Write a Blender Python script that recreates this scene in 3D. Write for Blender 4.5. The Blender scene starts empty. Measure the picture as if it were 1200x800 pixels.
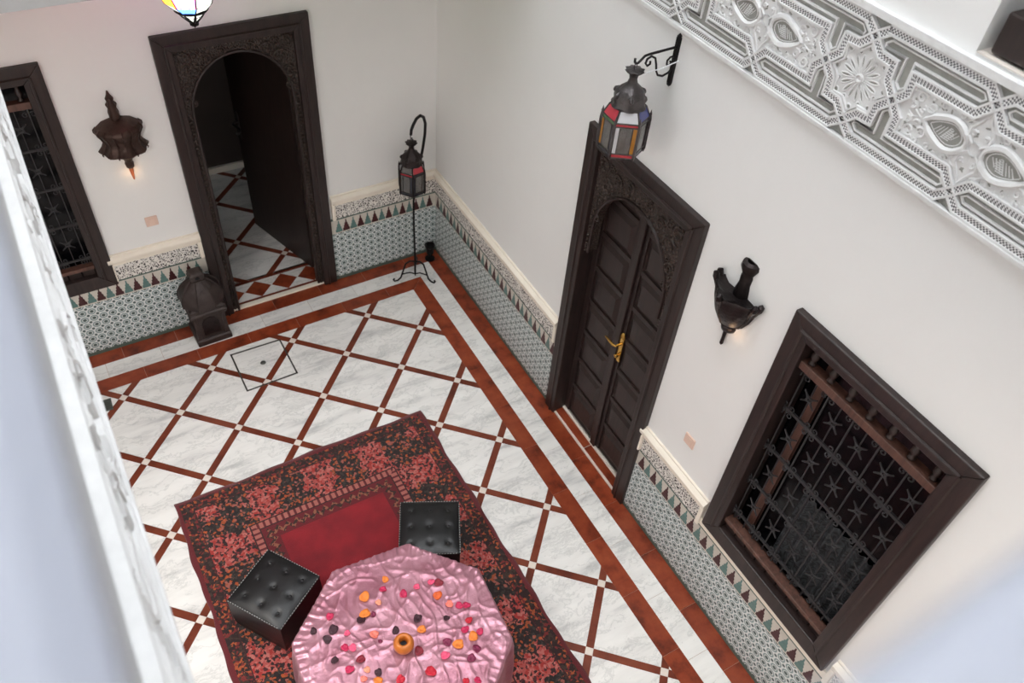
import bpy, math, random
from math import sin, cos, pi, sqrt, hypot, atan2
from mathutils import Matrix, Vector, noise
random.seed(7)
D = bpy.data
SC = bpy.context.scene
COL = SC.collection
R = math.radians

# ------------------------------------------------------------------ camera
CAMP = Vector((-2.69378, -5.19988, 4.80011))
FWD = Vector((0.4032963, 0.57169977, -0.71450085))
RGT = Vector((0.85535976, -0.51295466, 0.07236851))
UPV = RGT.cross(FWD)
cam = D.objects.new('camera', D.cameras.new('camera')); COL.objects.link(cam)
cam.matrix_world = Matrix(((RGT.x, UPV.x, -FWD.x, CAMP.x), (RGT.y, UPV.y, -FWD.y, CAMP.y),
                           (RGT.z, UPV.z, -FWD.z, CAMP.z), (0, 0, 0, 1)))
cam.data.sensor_width = 36.0
cam.data.lens = 947.105 * 36.0 / 1200.0
cam.data.clip_start = 0.02
cam.data.dof.use_dof = True
cam.data.dof.focus_distance = 4.3
cam.data.dof.aperture_fstop = 2.6
SC.camera = cam

# ------------------------------------------------------------------ world, light, exposure
W = D.worlds.new('world'); SC.world = W; W.use_nodes = True
bg = W.node_tree.nodes['Background']
bg.inputs[0].default_value = (0.93, 0.965, 1.0, 1); bg.inputs[1].default_value = 4.5   # even overcast sky
vs = SC.view_settings
vs.view_transform = 'Standard'; vs.look = 'None'; vs.gamma = 1.0; vs.use_curve_mapping = False
vs.exposure = 0.9
SC.cycles.max_bounces = 10; SC.cycles.diffuse_bounces = 7

# ------------------------------------------------------------------ node / material helpers
def srgb(r, g, b):
    f = lambda c: (c / 255 / 12.92) if c / 255 <= .04045 else ((c / 255 + .055) / 1.055) ** 2.4
    return (f(r), f(g), f(b), 1)
class NT:
    def __init__(s, name):
        s.m = D.materials.new(name); s.m.use_nodes = True; s.t = s.m.node_tree
        s.b = s.t.nodes['Principled BSDF']
    def n(s, typ, ins=None, **kw):
        x = s.t.nodes.new(typ)
        for k, v in kw.items(): setattr(x, k, v)
        for k, v in (ins or {}).items():
            if hasattr(v, 'is_linked') or hasattr(v, 'links'): s.t.links.new(v, x.inputs[k])
            else: x.inputs[k].default_value = v
        return x
    def math(s, op, a, b=0.0, c=None):
        ins = {0: a, 1: b}
        if c is not None: ins[2] = c
        return s.n('ShaderNodeMath', ins, operation=op).outputs[0]
    def mix(s, f, a, b, bt='MIX'):
        x = s.n('ShaderNodeMix', data_type='RGBA', blend_type=bt)
        for k, v in ((0, f), (6, a), (7, b)):
            if hasattr(v, 'is_linked'): s.t.links.new(v, x.inputs[k])
            else: x.inputs[k].default_value = v
        return x.outputs[2]
    def ramp(s, f, stops, interp='LINEAR'):
        x = s.n('ShaderNodeValToRGB', {0: f}); e = x.color_ramp.elements; x.color_ramp.interpolation = interp
        while len(e) < len(stops): e.new(0.5)
        for q, (p, c) in zip(e, stops): q.position = p; q.color = c
        return x.outputs[0]
    def obj(s): return s.n('ShaderNodeTexCoord').outputs['Object']
    def noise(s, vec, scale, detail=4, rough=.55):
        return s.n('ShaderNodeTexNoise', {'Vector': vec, 'Scale': scale, 'Detail': detail, 'Roughness': rough}).outputs[0]
    def set(s, color=None, rough=None, metal=None, **kw):
        for k, v in (('Base Color', color), ('Roughness', rough), ('Metallic', metal)):
            if v is None: continue
            if hasattr(v, 'is_linked'): s.t.links.new(v, s.b.inputs[k])
            else: s.b.inputs[k].default_value = v
        for k, v in kw.items(): s.b.inputs[k.replace('_', ' ')].default_value = v
        return s
    def bump(s, h, st=.3, dist=.01):
        x = s.n('ShaderNodeBump', {'Height': h, 'Strength': st, 'Distance': dist})
        s.t.links.new(x.outputs[0], s.b.inputs['Normal']); return s

def simple(name, col, rough=.6, metal=0, var=.15, scale=20, bump=.15, bscale=None):
    t = NT(name); o = t.obj(); f = t.noise(o, scale)
    d = tuple(c * (1 - var) for c in col[:3]) + (1,); l = tuple(min(1, c * (1 + var)) for c in col[:3]) + (1,)
    t.set(t.ramp(f, [(.3, d), (.7, l)]), rough, metal)
    if bump: t.bump(t.noise(o, bscale or scale * 3), bump, .01)
    return t.m

M = {}
def build_materials():
    # plaster
    t = NT('plaster'); o = t.obj()
    a = t.noise(o, 1.3, 5); b = t.noise(o, 9, 4)
    c = t.mix(t.math('MULTIPLY', b, .35), t.ramp(a, [(.3, srgb(234, 234, 233)), (.7, srgb(238, 238, 237))]), srgb(231, 230, 228))
    t.set(c, .75).bump(t.noise(o, 30, 5), .08, .01); M['plaster'] = t.m
    M['white_plaster'] = simple('white_plaster', srgb(228, 227, 224), .6, 0, .03, 8, .1, 60)
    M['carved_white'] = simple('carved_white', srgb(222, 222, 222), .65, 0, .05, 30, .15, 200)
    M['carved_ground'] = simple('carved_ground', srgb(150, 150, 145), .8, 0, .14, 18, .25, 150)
    M['cream_moulding'] = simple('cream_moulding', srgb(238, 230, 216), .5, 0, .03, 10, .05)
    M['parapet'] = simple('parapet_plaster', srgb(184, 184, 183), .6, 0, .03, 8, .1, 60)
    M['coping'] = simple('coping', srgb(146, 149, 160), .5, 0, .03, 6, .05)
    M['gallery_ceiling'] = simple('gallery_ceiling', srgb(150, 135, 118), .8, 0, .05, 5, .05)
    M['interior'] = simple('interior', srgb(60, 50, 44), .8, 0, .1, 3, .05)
    # checker inlay of carved bands (uv along the band)
    t = NT('band_inlay'); uv = t.n('ShaderNodeTexCoord').outputs['UV']
    ch = t.n('ShaderNodeTexChecker', {'Vector': uv, 'Scale': 1.0, 'Color1': srgb(235, 235, 235), 'Color2': srgb(92, 92, 96)})
    t.set(ch.outputs[0], .7).bump(ch.outputs[1], .4, .004); M['band_inlay'] = t.m
    # white marble tiles
    t = NT('white_marble'); o = t.obj(); rnd = t.n('ShaderNodeObjectInfo').outputs['Random']
    off = t.n('ShaderNodeCombineXYZ', {0: t.math('MULTIPLY', rnd, 37.), 1: t.math('MULTIPLY', rnd, 91.), 2: 0.})
    v = t.n('ShaderNodeVectorMath', {0: o, 1: off.outputs[0]}, operation='ADD').outputs[0]
    mp = t.n('ShaderNodeMapping', {'Vector': v, 'Rotation': (0, 0, R(27)), 'Scale': (.8, 4.2, 1)}).outputs[0]
    s1 = t.noise(mp, 2.2, 6, .6)
    dis = t.n('ShaderNodeTexNoise', {'Vector': v, 'Scale': 5., 'Detail': 4.}).outputs[1]
    mp2 = t.n('ShaderNodeVectorMath', {0: mp, 1: dis}, operation='ADD').outputs[0]
    s2 = t.noise(mp2, 1.6, 8, .65)
    vein = t.ramp(s2, [(.0, (0, 0, 0, 1)), (.475, (0, 0, 0, 1)), (.5, (1, 1, 1, 1)), (.53, (0, 0, 0, 1))])
    base = t.ramp(s1, [(.30, srgb(196, 196, 195)), (.44, srgb(228, 227, 224)), (.6, srgb(237, 236, 233))])
    t.set(t.mix(t.math('MULTIPLY', vein, .3), base, srgb(150, 154, 152)), .22, Specular_IOR_Level=.4); M['marble'] = t.m
    # rust brown tile
    def rust(name, c0, c1, c2):
        t = NT(name); o = t.obj(); rnd = t.n('ShaderNodeObjectInfo').outputs['Random']
        off = t.n('ShaderNodeCombineXYZ', {0: t.math('MULTIPLY', rnd, 53.), 1: t.math('MULTIPLY', rnd, 17.), 2: 0.})
        v = t.n('ShaderNodeVectorMath', {0: o, 1: off.outputs[0]}, operation='ADD').outputs[0]
        f = t.noise(v, 7, 6, .6)
        c = t.ramp(f, [(.28, c0), (.48, c1), (.75, c2)])
        c = t.mix(t.math('MULTIPLY', rnd, .25), c, c0)
        t.set(c, .3, Specular_IOR_Level=.35); return t.m
    M['rust'] = rust('rust_tile', srgb(78, 32, 20), srgb(140, 61, 37), srgb(166, 84, 52))
    M['strip'] = rust('rust_strip', srgb(84, 38, 26), srgb(118, 56, 38), srgb(134, 70, 48))
    M['inset'] = simple('inset_tile', srgb(226, 216, 206), .3, 0, .06, 30, 0)
    M['grout'] = simple('grout', srgb(178, 150, 132), .8, 0, .1, 40, .1)
    # dark wood, metals
    def wood(name, c0, c1, rough=.42):
        t = NT(name); o = t.obj()
        mp = t.n('ShaderNodeMapping', {'Vector': o, 'Scale': (14, 14, 1.6)}).outputs[0]
        f = t.noise(mp, 3, 6, .6)
        t.set(t.ramp(f, [(.3, c0), (.7, c1)]), rough).bump(t.noise(mp, 9, 4), .2, .004); return t.m
    M['wood'] = wood('dark_wood', srgb(27, 19, 18), srgb(50, 36, 33))
    M['wood_red'] = wood('red_brown_wood', srgb(66, 42, 34), srgb(104, 70, 58), .5)
    t = NT('carved_wood'); o = t.obj()
    vo = t.n('ShaderNodeTexVoronoi', {'Vector': o, 'Scale': 46.0}, feature='DISTANCE_TO_EDGE').outputs[0]
    c = t.ramp(vo, [(0., srgb(26, 19, 17)), (.25, srgb(70, 54, 46))])
    t.set(c, .5).bump(vo, .8, .02); M['carved_wood'] = t.m
    M['iron'] = simple('black_iron', srgb(34, 32, 33), .42, .7, .25, 25, .2)
    M['grille_iron'] = simple('grille_iron', srgb(54, 53, 55), .5, .4, .2, 25, .1)
    M['dark_iron'] = simple('dark_iron', srgb(52, 46, 46), .36, .85, .3, 18, .3)
    M['pewter'] = simple('pewter', srgb(86, 82, 82), .33, .9, .3, 22, .35)
    M['lantern_brown'] = simple('lantern_brown', srgb(60, 50, 48), .5, .3, .25, 16, .3)
    M['brass'] = simple('brass', srgb(222, 178, 92), .25, .9, .1, 30, .1)
    M['copper'] = simple('copper', srgb(206, 118, 78), .35, .6, .15, 30, .1)
    M['bronze'] = simple('bronze', srgb(70, 52, 46), .42, .6, .35, 14, .5, 40)
    # zellige
    def zel(name, period, gx, dark, white, mid):
        t = NT(name); o = t.obj()
        sx = t.n('ShaderNodeSeparateXYZ', {0: o}); X, Z = sx.outputs[0], sx.outputs[2]
        def cell(dx, dz):
            fx = t.math('SUBTRACT', t.math('FRACT', t.math('ADD', t.math('DIVIDE', X, period), dx)), .5)
            fz = t.math('SUBTRACT', t.math('FRACT', t.math('ADD', t.math('DIVIDE', Z, period), dz)), .5)
            ax, az = t.math('ABSOLUTE', fx), t.math('ABSOLUTE', fz)
            r = t.math('SQRT', t.math('ADD', t.math('MULTIPLY', fx, fx), t.math('MULTIPLY', fz, fz)))
            di = t.math('MULTIPLY', t.math('ADD', ax, az), .72)
            sq = t.math('MAXIMUM', ax, az)
            return t.math('MINIMUM', t.math('MAXIMUM', r, di), t.math('MAXIMUM', sq, r)), t.math('MINIMUM', ax, az)
        a, c1 = cell(0, 0); b, c2 = cell(.5, .5)
        ca = t.ramp(a, [(0, dark), (.20, white), (.28, mid), (.42, white)], 'CONSTANT')
        cb = t.ramp(b, [(0, (1, 1, 1, 1)), (.16, (0, 0, 0, 1))], 'CONSTANT')
        col = t.mix(cb, ca, dark)
        n = t.noise(o, 60, 2)
        col = t.mix(t.math('MULTIPLY', n, .25), col, srgb(120, 128, 122))
        t.set(col, .35); return t.m
    M['zellige'] = zel('zellige_field', .066, 1, srgb(62, 82, 82), srgb(226, 230, 230), srgb(132, 154, 154))
    M['tri_ground'] = simple('merlon_ground', srgb(204, 198, 188), .4, 0, .05, 30, 0)
    M['tri_red'] = simple('merlon_red', srgb(66, 24, 28), .35, 0, .15, 30, 0)
    M['tri_green'] = simple('merlon_green', srgb(90, 122, 118), .35, 0, .15, 30, 0)
    M['dark_edge'] = simple('dark_green_edge', srgb(84, 100, 92), .4, 0, .1, 30, 0)
    t = NT('carved_band'); o = t.obj()
    mp = t.n('ShaderNodeMapping', {'Vector': o, 'Scale': (1, .01, 1)}).outputs[0]
    dis = t.n('ShaderNodeTexNoise', {'Vector': mp, 'Scale': 18., 'Detail': 2.}).outputs[1]
    q = t.n('ShaderNodeVectorMath', {0: mp, 1: t.n('ShaderNodeVectorMath', {0: dis, 'Scale': .06}, operation='SCALE').outputs[0]}, operation='ADD').outputs[0]
    vo = t.n('ShaderNodeTexVoronoi', {'Vector': q, 'Scale': 58.0}, feature='DISTANCE_TO_EDGE').outputs[0]
    t.set(t.ramp(vo, [(.10, srgb(232, 228, 222)), (.17, srgb(58, 54, 54))]), .6).bump(vo, -.4, .008) if False else t.set(t.ramp(vo, [(.12, srgb(232, 228, 222)), (.2, srgb(58, 54, 54))]), .6)
    M['carved_band'] = t.m
    # leather, stitching
    t = NT('black_leather'); o = t.obj()
    vo = t.n('ShaderNodeTexVoronoi', {'Vector': o, 'Scale': 220.0}).outputs[0]
    t.set(srgb(15, 15, 17), .42).bump(vo, .12, .002); M['leather'] = t.m
    M['thread'] = simple('thread', srgb(176, 178, 176), .7, 0, .1, 30, 0)
    # satin
    t = NT('pink_satin'); o = t.obj()
    f = t.noise(o, 6, 5)
    t.set(t.ramp(f, [(.3, srgb(160, 102, 118)), (.7, srgb(190, 140, 154))]), .32, .5)
    t.bump(t.noise(o, 22, 4, .55), .25, .015); M['satin'] = t.m
    M['orange_glaze'] = simple('orange_glaze', srgb(196, 112, 42), .3, 0, .12, 20, .05)
    M['switch'] = simple('switch_plastic', srgb(226, 196, 180), .4, 0, .02, 10, 0)
    M['hatch'] = simple('hatch_frame', srgb(84, 84, 80), .45, .5, .1, 30, .1)
    M['drain'] = simple('drain_grate', srgb(92, 98, 94), .45, .4, .2, 60, .2)
    def glass(name, c, rough=.12, alpha=.25, emit=0):
        t = NT(name); t.set(c, rough, 0, Transmission_Weight=alpha, Coat_Weight=.3)
        if emit:
            t.b.inputs['Emission Color'].default_value = c; t.b.inputs['Emission Strength'].default_value = emit
        M[name] = t.m
    glass('glass_red', srgb(196, 62, 74)); glass('glass_white', srgb(216, 216, 220)); glass('glass_blue', srgb(66, 70, 130))
    glass('glass_green', srgb(88, 132, 84)); glass('glass_amber', srgb(184, 124, 40)); glass('glass_clear', srgb(150, 148, 146), .12, .7)
    glass('glass_dark', srgb(36, 38, 52), .1, .2)
    for k, c in dict(white=(246, 250, 240), green=(40, 176, 24), blue=(60, 104, 236), pink=(232, 84, 160), amber=(222, 128, 22), red=(222, 28, 36)).items():
        glass('lit_' + k, srgb(*c), .2, 0, .7 if k == 'white' else 6.0)
    t = NT('lace_curtain'); o = t.obj()
    vo = t.n('ShaderNodeTexVoronoi', {'Vector': t.n('ShaderNodeMapping', {'Vector': o, 'Scale': (1, .02, 1)}).outputs[0], 'Scale': 26.0}, feature='SMOOTH_F1').outputs[0]
    wv = t.math('FRACT', t.math('MULTIPLY', vo, 4.))
    t.set(t.ramp(wv, [(.2, srgb(22, 24, 27)), (.7, srgb(60, 64, 68))]), .8); M['lace'] = t.m
    t = NT('window_glass'); t.set(srgb(10, 10, 14), .25, 0, Specular_IOR_Level=.25); M['window_glass'] = t.m
    for k, c in dict(orange=(224, 124, 46), deep_orange=(214, 92, 34), peach=(236, 150, 120), salmon=(232, 120, 104), pink=(222, 78, 116),
                     magenta=(190, 36, 82), crimson=(190, 24, 48), dark_red=(126, 22, 42), plum=(118, 28, 66), maroon=(54, 18, 32)).items():
        M['petal_' + k] = simple('petal_' + k, srgb(*c), .6, 0, .2, 40, .1)
build_materials()

# rug material: concentric borders with floral patches, all from object coordinates
RUG = dict(hx=.908, hy=1.72)
def rug_material():
    t = NT('rug_pile'); o = t.obj(); s = t.n('ShaderNodeSeparateXYZ', {0: o}); X, Y = s.outputs[0], s.outputs[1]
    ax, ay = t.math('ABSOLUTE', X), t.math('ABSOLUTE', Y)
    dx, dy = t.math('SUBTRACT', RUG['hx'], ax), t.math('SUBTRACT', RUG['hy'], ay)
    d = t.math('MINIMUM', dx, dy)
    side = t.math('LESS_THAN', dx, dy)
    tt = t.math('ADD', t.math('MULTIPLY', side, Y), t.math('MULTIPLY', t.math('SUBTRACT', 1., side), X))
    nz = t.noise(o, 14, 3)
    jit = t.math('MULTIPLY', t.math('SUBTRACT', nz, .5), .30)
    # floral cells
    disv = t.n('ShaderNodeTexNoise', {'Vector': o, 'Scale': 30., 'Detail': 3.}).outputs[1]
    vv = t.n('ShaderNodeVectorMath', {0: o, 1: t.n('ShaderNodeVectorMath', {0: disv, 'Scale': .035}, operation='SCALE').outputs[0]}, operation='ADD').outputs[0]
    cell = t.n('ShaderNodeTexVoronoi', {'Vector': vv, 'Scale': 66.0})
    cv = t.n('ShaderNodeSeparateXYZ', {0: cell.outputs[1]}).outputs[0]
    cell2 = t.n('ShaderNodeTexVoronoi', {'Vector': vv, 'Scale': 21.0})
    r2 = cell2.outputs[0]
    pink = t.ramp(cv, [(0, srgb(34, 18, 20)), (.18, srgb(176, 80, 74)), (.46, srgb(192, 110, 102)), (.68, srgb(166, 48, 40)), (.86, srgb(74, 30, 32))], 'CONSTANT')
    dark = t.ramp(cv, [(0, srgb(20, 18, 20)), (.42, srgb(52, 50, 44)), (.64, srgb(160, 78, 40)), (.73, srgb(160, 92, 80)), (.84, srgb(30, 24, 24))], 'CONSTANT')
    ph = t.math('FRACT', t.math('ADD', t.math('DIVIDE', t.math('ADD', tt, jit), .40), .20))
    patch = t.math('GREATER_THAN', ph, .5)
    flo = t.mix(patch, pink, dark)
    # orange blooms
    bl = t.math('LESS_THAN', r2, .22)
    flo = t.mix(t.math('MULTIPLY', bl, .7), flo, t.mix(patch, srgb(150, 40, 40), srgb(200, 92, 36)))
    guard = t.ramp(cv, [(0, srgb(34, 20, 20)), (.5, srgb(58, 46, 36)), (.68, srgb(170, 84, 44)), (.82, srgb(120, 36, 34))], 'CONSTANT')
    dash = t.math('GREATER_THAN', t.math('FRACT', t.math('DIVIDE', tt, .042)), .62)
    stripe = t.mix(dash, srgb(176, 104, 94), srgb(96, 26, 32))
    zz = t.math('ABSOLUTE', t.math('SUBTRACT', t.math('FRACT', t.math('DIVIDE', tt, .065)), .5))
    zd = t.math('SUBTRACT', d, .47)
    zig = t.math('LESS_THAN', t.math('ABSOLUTE', t.math('SUBTRACT', zd, t.math('ADD', t.math('MULTIPLY', zz, .08), .005))), .017)
    inner = t.mix(zig, srgb(104, 20, 30), t.mix(t.math('GREATER_THAN', cv, .6), srgb(52, 34, 28), srgb(148, 92, 70)))
    redn = t.noise(o, 5, 5)
    red = t.ramp(redn, [(.3, srgb(122, 14, 28)), (.7, srgb(158, 22, 36))])
    # medallion
    yy = t.math('DIVIDE', Y, 1.55)
    med = t.math('ADD', ax, t.math('ABSOLUTE', yy))
    med = t.math('ADD', med, t.math('MULTIPLY', t.math('SUBTRACT', nz, .5), .08))
    red = t.mix(t.math('LESS_THAN', med, .36), red, guard)
    red = t.mix(t.math('LESS_THAN', med, .25), red, pink)
    # small pale sprig motifs
    def band(lo, col, prev): return t.mix(t.math('GREATER_THAN', d, lo), prev, col)
    c = srgb(104, 22, 30)
    c = band(.028, guard, c); c = band(.105, srgb(60, 22, 24), c); c = band(.112, flo, c); c = band(.385, srgb(44, 22, 22), c)
    c = band(.394, stripe, c); c = band(.438, srgb(44, 22, 22), c); c = band(.446, inner, c); c = band(.545, red, c)
    f = t.noise(o, 240, 2)
    c = t.mix(t.math('MULTIPLY', f, .35), c, srgb(50, 20, 22))
    t.set(c, .9, Sheen_Weight=.25).bump(t.noise(o, 160, 3), .5, .006)
    M['rug'] = t.m
rug_material()

# ------------------------------------------------------------------ geometry helpers
class G:
    def __init__(s): s.v = []; s.f = []; s.uv = None
    def add(s, vs, fs):
        b = len(s.v); s.v += [tuple(p) for p in vs]; s.f += [tuple(i + b for i in q) for q in fs]; return s
    def box(s, x0, x1, y0, y1, z0, z1):
        return s.add([(x0, y0, z0), (x1, y0, z0), (x1, y1, z0), (x0, y1, z0), (x0, y0, z1), (x1, y0, z1), (x1, y1, z1), (x0, y1, z1)],
                     [(0, 3, 2, 1), (4, 5, 6, 7), (0, 1, 5, 4), (1, 2, 6, 5), (2, 3, 7, 6), (3, 0, 4, 7)])
    def prism(s, poly, a, b, axis='z'):
        # polygon in xy extruded in z, or polygon in xz extruded in y
        if sum(p[0] * q[1] - q[0] * p[1] for p, q in zip(poly, poly[1:] + poly[:1])) < 0: poly = poly[::-1]
        n = len(poly)
        if axis == 'z':
            vs = [(x, y, a) for x, y in poly] + [(x, y, b) for x, y in poly]
            flip = False
        else:
            vs = [(x, a, z) for x, z in poly] + [(x, b, z) for x, z in poly]
            flip = True
        fs = [tuple(range(n))[::-1], tuple(range(n, 2 * n))] + [(i, (i + 1) % n, n + (i + 1) % n, n + i) for i in range(n)]
        if flip: fs = [q[::-1] for q in fs]
        if a > b: fs = [q[::-1] for q in fs]
        return s.add(vs, fs)
    def tube(s, pts, r, n=6, closed=False):
        pts = [Vector(p) for p in pts]; m = len(pts); rs = r if isinstance(r, (list, tuple)) else [r] * m
        prev = None; vs = []
        for i, p in enumerate(pts):
            if closed: tg = pts[(i + 1) % m] - pts[i - 1]
            else: tg = pts[min(i + 1, m - 1)] - pts[max(i - 1, 0)]
            if tg.length < 1e-9: tg = Vector((0, 0, 1))
            tg.normalize()
            if prev is None: a = tg.orthogonal().normalized()
            else:
                a = prev - tg * prev.dot(tg)
                a = a.normalized() if a.length > 1e-6 else tg.orthogonal().normalized()
            prev = a; b = tg.cross(a)
            for k in range(n):
                th = 2 * pi * k / n; vs.append(p + (a * cos(th) + b * sin(th)) * rs[i])
        fs = []
        for i in range(m if closed else m - 1):
            for k in range(n):
                j = (i + 1) % m
                fs.append((i * n + k, i * n + (k + 1) % n, j * n + (k + 1) % n, j * n + k))
        if not closed: fs += [tuple(range(n))[::-1], tuple(range((m - 1) * n, m * n))]
        return s.add(vs, fs)
    def lathe(s, prof, n=24, ph=0.0, c=(0, 0, 0), mod=None, a0=0, a1=2 * pi):
        full = abs(a1 - a0 - 2 * pi) < 1e-6; k = n if full else n + 1; vs = []
        for (r, z) in prof:
            for i in range(k):
                th = a0 + (a1 - a0) * i / n + ph; q = r * (mod(th, z) if mod else 1)
                vs.append((c[0] + q * cos(th), c[1] + q * sin(th), c[2] + z))
        fs = []
        for j in range(len(prof) - 1):
            for i in range(n):
                i2 = (i + 1) % k
                fs.append((j * k + i, j * k + i2, (j + 1) * k + i2, (j + 1) * k + i))
        if full:
            if prof[0][0] > 1e-5: fs.append(tuple(range(k))[::-1])
            if prof[-1][0] > 1e-5: fs.append(tuple(range((len(prof) - 1) * k, len(prof) * k)))
        return s.add(vs, fs)
    def mesh(s, name):
        me = D.meshes.new(name); me.from_pydata(s.v, [], s.f)
        if s.uv:
            l = me.uv_layers.new(name='UVMap')
            for lp in me.loops: l.data[lp.index].uv = s.uv[lp.vertex_index]
        me.validate(); me.update(); return me

def obj(name, g, mat, parent=None, mtx=None, smooth=False, bevel=0, label=None, kind=None):
    me = g if isinstance(g, bpy.types.Mesh) else g.mesh(name)
    if mat is not None and not me.materials: me.materials.append(M[mat])
    if smooth: me.shade_smooth()
    o = D.objects.new(name, me); COL.objects.link(o)
    if parent is not None: o.parent = parent
    if mtx is not None: o.matrix_local = mtx
    if bevel:
        b = o.modifiers.new('bevel', 'BEVEL'); b.width = bevel; b.segments = 2; b.limit_method = 'ANGLE'
    if label: o['label'] = label
    if kind: o['kind'] = kind
    return o
def smoothish(o, ang=40):
    o.data.shade_smooth()
    try: o.data.set_sharp_from_angle(angle=R(ang))
    except Exception: pass
    return o
def tag(o, label, cat, group=None, kind=None):
    o['label'] = label; o['category'] = cat
    if group: o['group'] = group
    if kind: o['kind'] = kind
    return o
def thing(name, label, cat, mtx=None, group=None, kind=None):
    o = D.objects.new(name, None); COL.objects.link(o); o.empty_display_size = .1
    if mtx is not None: o.matrix_world = mtx
    return tag(o, label, cat, group, kind)
T = lambda x, y, z: Matrix.Translation((x, y, z))
RZ = lambda a: Matrix.Rotation(a, 4, 'Z')
RY = lambda a: Matrix.Rotation(a, 4, 'Y')
RX = lambda a: Matrix.Rotation(a, 4, 'X')

# wall frames: local x along the wall to the viewer's right, local -y out of the wall, z up
TAN = Vector((-0.03015745, -0.99954516, 0)); NIN = Vector((-0.99954516, 0.03015745, 0))
FB = Matrix.Identity(4)
FR = RZ(atan2(TAN.y, TAN.x))
LX = -2.824; BY = -1.37; NY = -5.28            # courtyard opening edges (left, back, near)
GX = -4.3; GY = -6.9                           # outer walls behind the galleries
ZF0, ZF1 = 3.22, 3.69                          # carved frieze heights
TOP = 8.5  # unseen height of the well, raised to even out the skylight
FL = T(LX, 0, 0) @ RZ(pi / 2)                  # left gallery front, facing +x
FK = T(0, BY, 0)                               # back gallery front, facing -y

# ------------------------------------------------------------------ walls
def wall_panel(x0, x1, z0, z1, th, holes):
    xs = sorted({x0, x1, *[h[0] for h in holes], *[h[1] for h in holes]}); zs = sorted({z0, z1, *[h[2] for h in holes], *[h[3] for h in holes]})
    ins = lambda x, z: any(h[0] < x < h[1] and h[2] < z < h[3] for h in holes)
    g = G()
    for a, b in zip(xs, xs[1:]):
        for c, d in zip(zs, zs[1:]):
            if ins((a + b) / 2, (c + d) / 2): continue
            g.add([(a, 0, c), (b, 0, c), (b, 0, d), (a, 0, d)], [(0, 1, 2, 3)])
            g.add([(a, th, c), (b, th, c), (b, th, d), (a, th, d)], [(3, 2, 1, 0)])
    for h in holes:
        a, b, c, d = h
        g.add([(a, 0, c), (a, th, c), (a, th, d), (a, 0, d)], [(3, 2, 1, 0)])
        g.add([(b, 0, c), (b, th, c), (b, th, d), (b, 0, d)], [(0, 1, 2, 3)])
        g.add([(a, 0, d), (b, 0, d), (b, th, d), (a, th, d)], [(0, 1, 2, 3)])
        if c > z0: g.add([(a, 0, c), (b, 0, c), (b, th, c), (a, th, c)], [(3, 2, 1, 0)])
    for (a, b, c, d) in ((x0, x0, z0, z1), (x1, x1, z0, z1)):
        g.add([(a, 0, c), (a, th, c), (a, th, d), (a, 0, d)], [(0, 1, 2, 3)])
    g.add([(x0, 0, z1), (x1, 0, z1), (x1, th, z1), (x0, th, z1)], [(0, 1, 2, 3)])
    return g
TH = .32
BD = (-1.93, -1.04, 0, 2.33)          # back door hole
BW = (-3.60, -2.70, .70, 2.28)        # back window hole
RD = (2.11, 3.01, 0, 2.39)            # right door hole
RW = (3.79, 4.655, .78, 2.38)         # right window hole
UW = (3.91, 4.95, 3.72, 5.4)          # upper window hole
wb = obj('wall_back', wall_panel(GX, .32, 0, TOP, TH, [BD, BW]), 'plaster', mtx=FB)
tag(wb, 'pale plaster back wall with the arched open doorway', 'wall', kind='structure')
wr = obj('wall_right', wall_panel(0, 7.1, 0, TOP, TH, [RD, RW, UW]), 'plaster', mtx=FR)
tag(wr, 'tall pale plaster wall with double doors and grille window', 'wall', kind='structure')
g = G().box(GX - .3, GX, GY - .3, .3, 0, TOP)
wl = obj('wall_left', g, 'plaster'); tag(wl, 'plaster wall at the back of the side gallery', 'wall', kind='structure')
g = G().box(GX, .5, GY - .3, GY, 0, TOP)
wf = obj('wall_front', g, 'plaster'); tag(wf, 'plaster wall behind the photographer gallery', 'wall', kind='structure')

# gallery slabs with plastered parapets; coping on top
def gallery(name, label, x0, x1, y0, y1, side):
    th = .16
    root = thing(name, label, 'balcony', kind='structure')
    obj('slab', G().box(x0, x1, y0, y1, ZF0, ZF0 + .3), 'gallery_ceiling', root)
    return root
PZ = 4.6
# left
gl = gallery('wall_gallery_left', 'overhanging side gallery with carved frieze and plaster parapet', GX, LX - .02, GY, -.001, 'l')
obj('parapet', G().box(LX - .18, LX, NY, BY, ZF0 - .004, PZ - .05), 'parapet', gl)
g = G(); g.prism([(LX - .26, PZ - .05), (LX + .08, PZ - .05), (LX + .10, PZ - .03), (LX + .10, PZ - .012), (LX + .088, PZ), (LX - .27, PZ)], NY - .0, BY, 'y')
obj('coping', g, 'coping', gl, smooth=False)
# near
gn = gallery('wall_gallery_front', 'gallery along the near side with plaster parapet and smooth coping', LX - .019, -.05, GY, NY - .0, 'n')
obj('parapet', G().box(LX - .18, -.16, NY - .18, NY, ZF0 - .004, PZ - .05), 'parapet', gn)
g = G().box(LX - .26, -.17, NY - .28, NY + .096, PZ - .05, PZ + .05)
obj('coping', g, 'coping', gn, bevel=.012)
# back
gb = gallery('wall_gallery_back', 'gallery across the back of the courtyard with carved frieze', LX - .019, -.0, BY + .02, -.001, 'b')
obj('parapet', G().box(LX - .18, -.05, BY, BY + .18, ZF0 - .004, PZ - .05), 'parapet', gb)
obj('coping', G().box(LX - .26, -.05, BY - .1, BY + .27, PZ - .05, PZ), 'coping', gb, bevel=.012)

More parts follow.
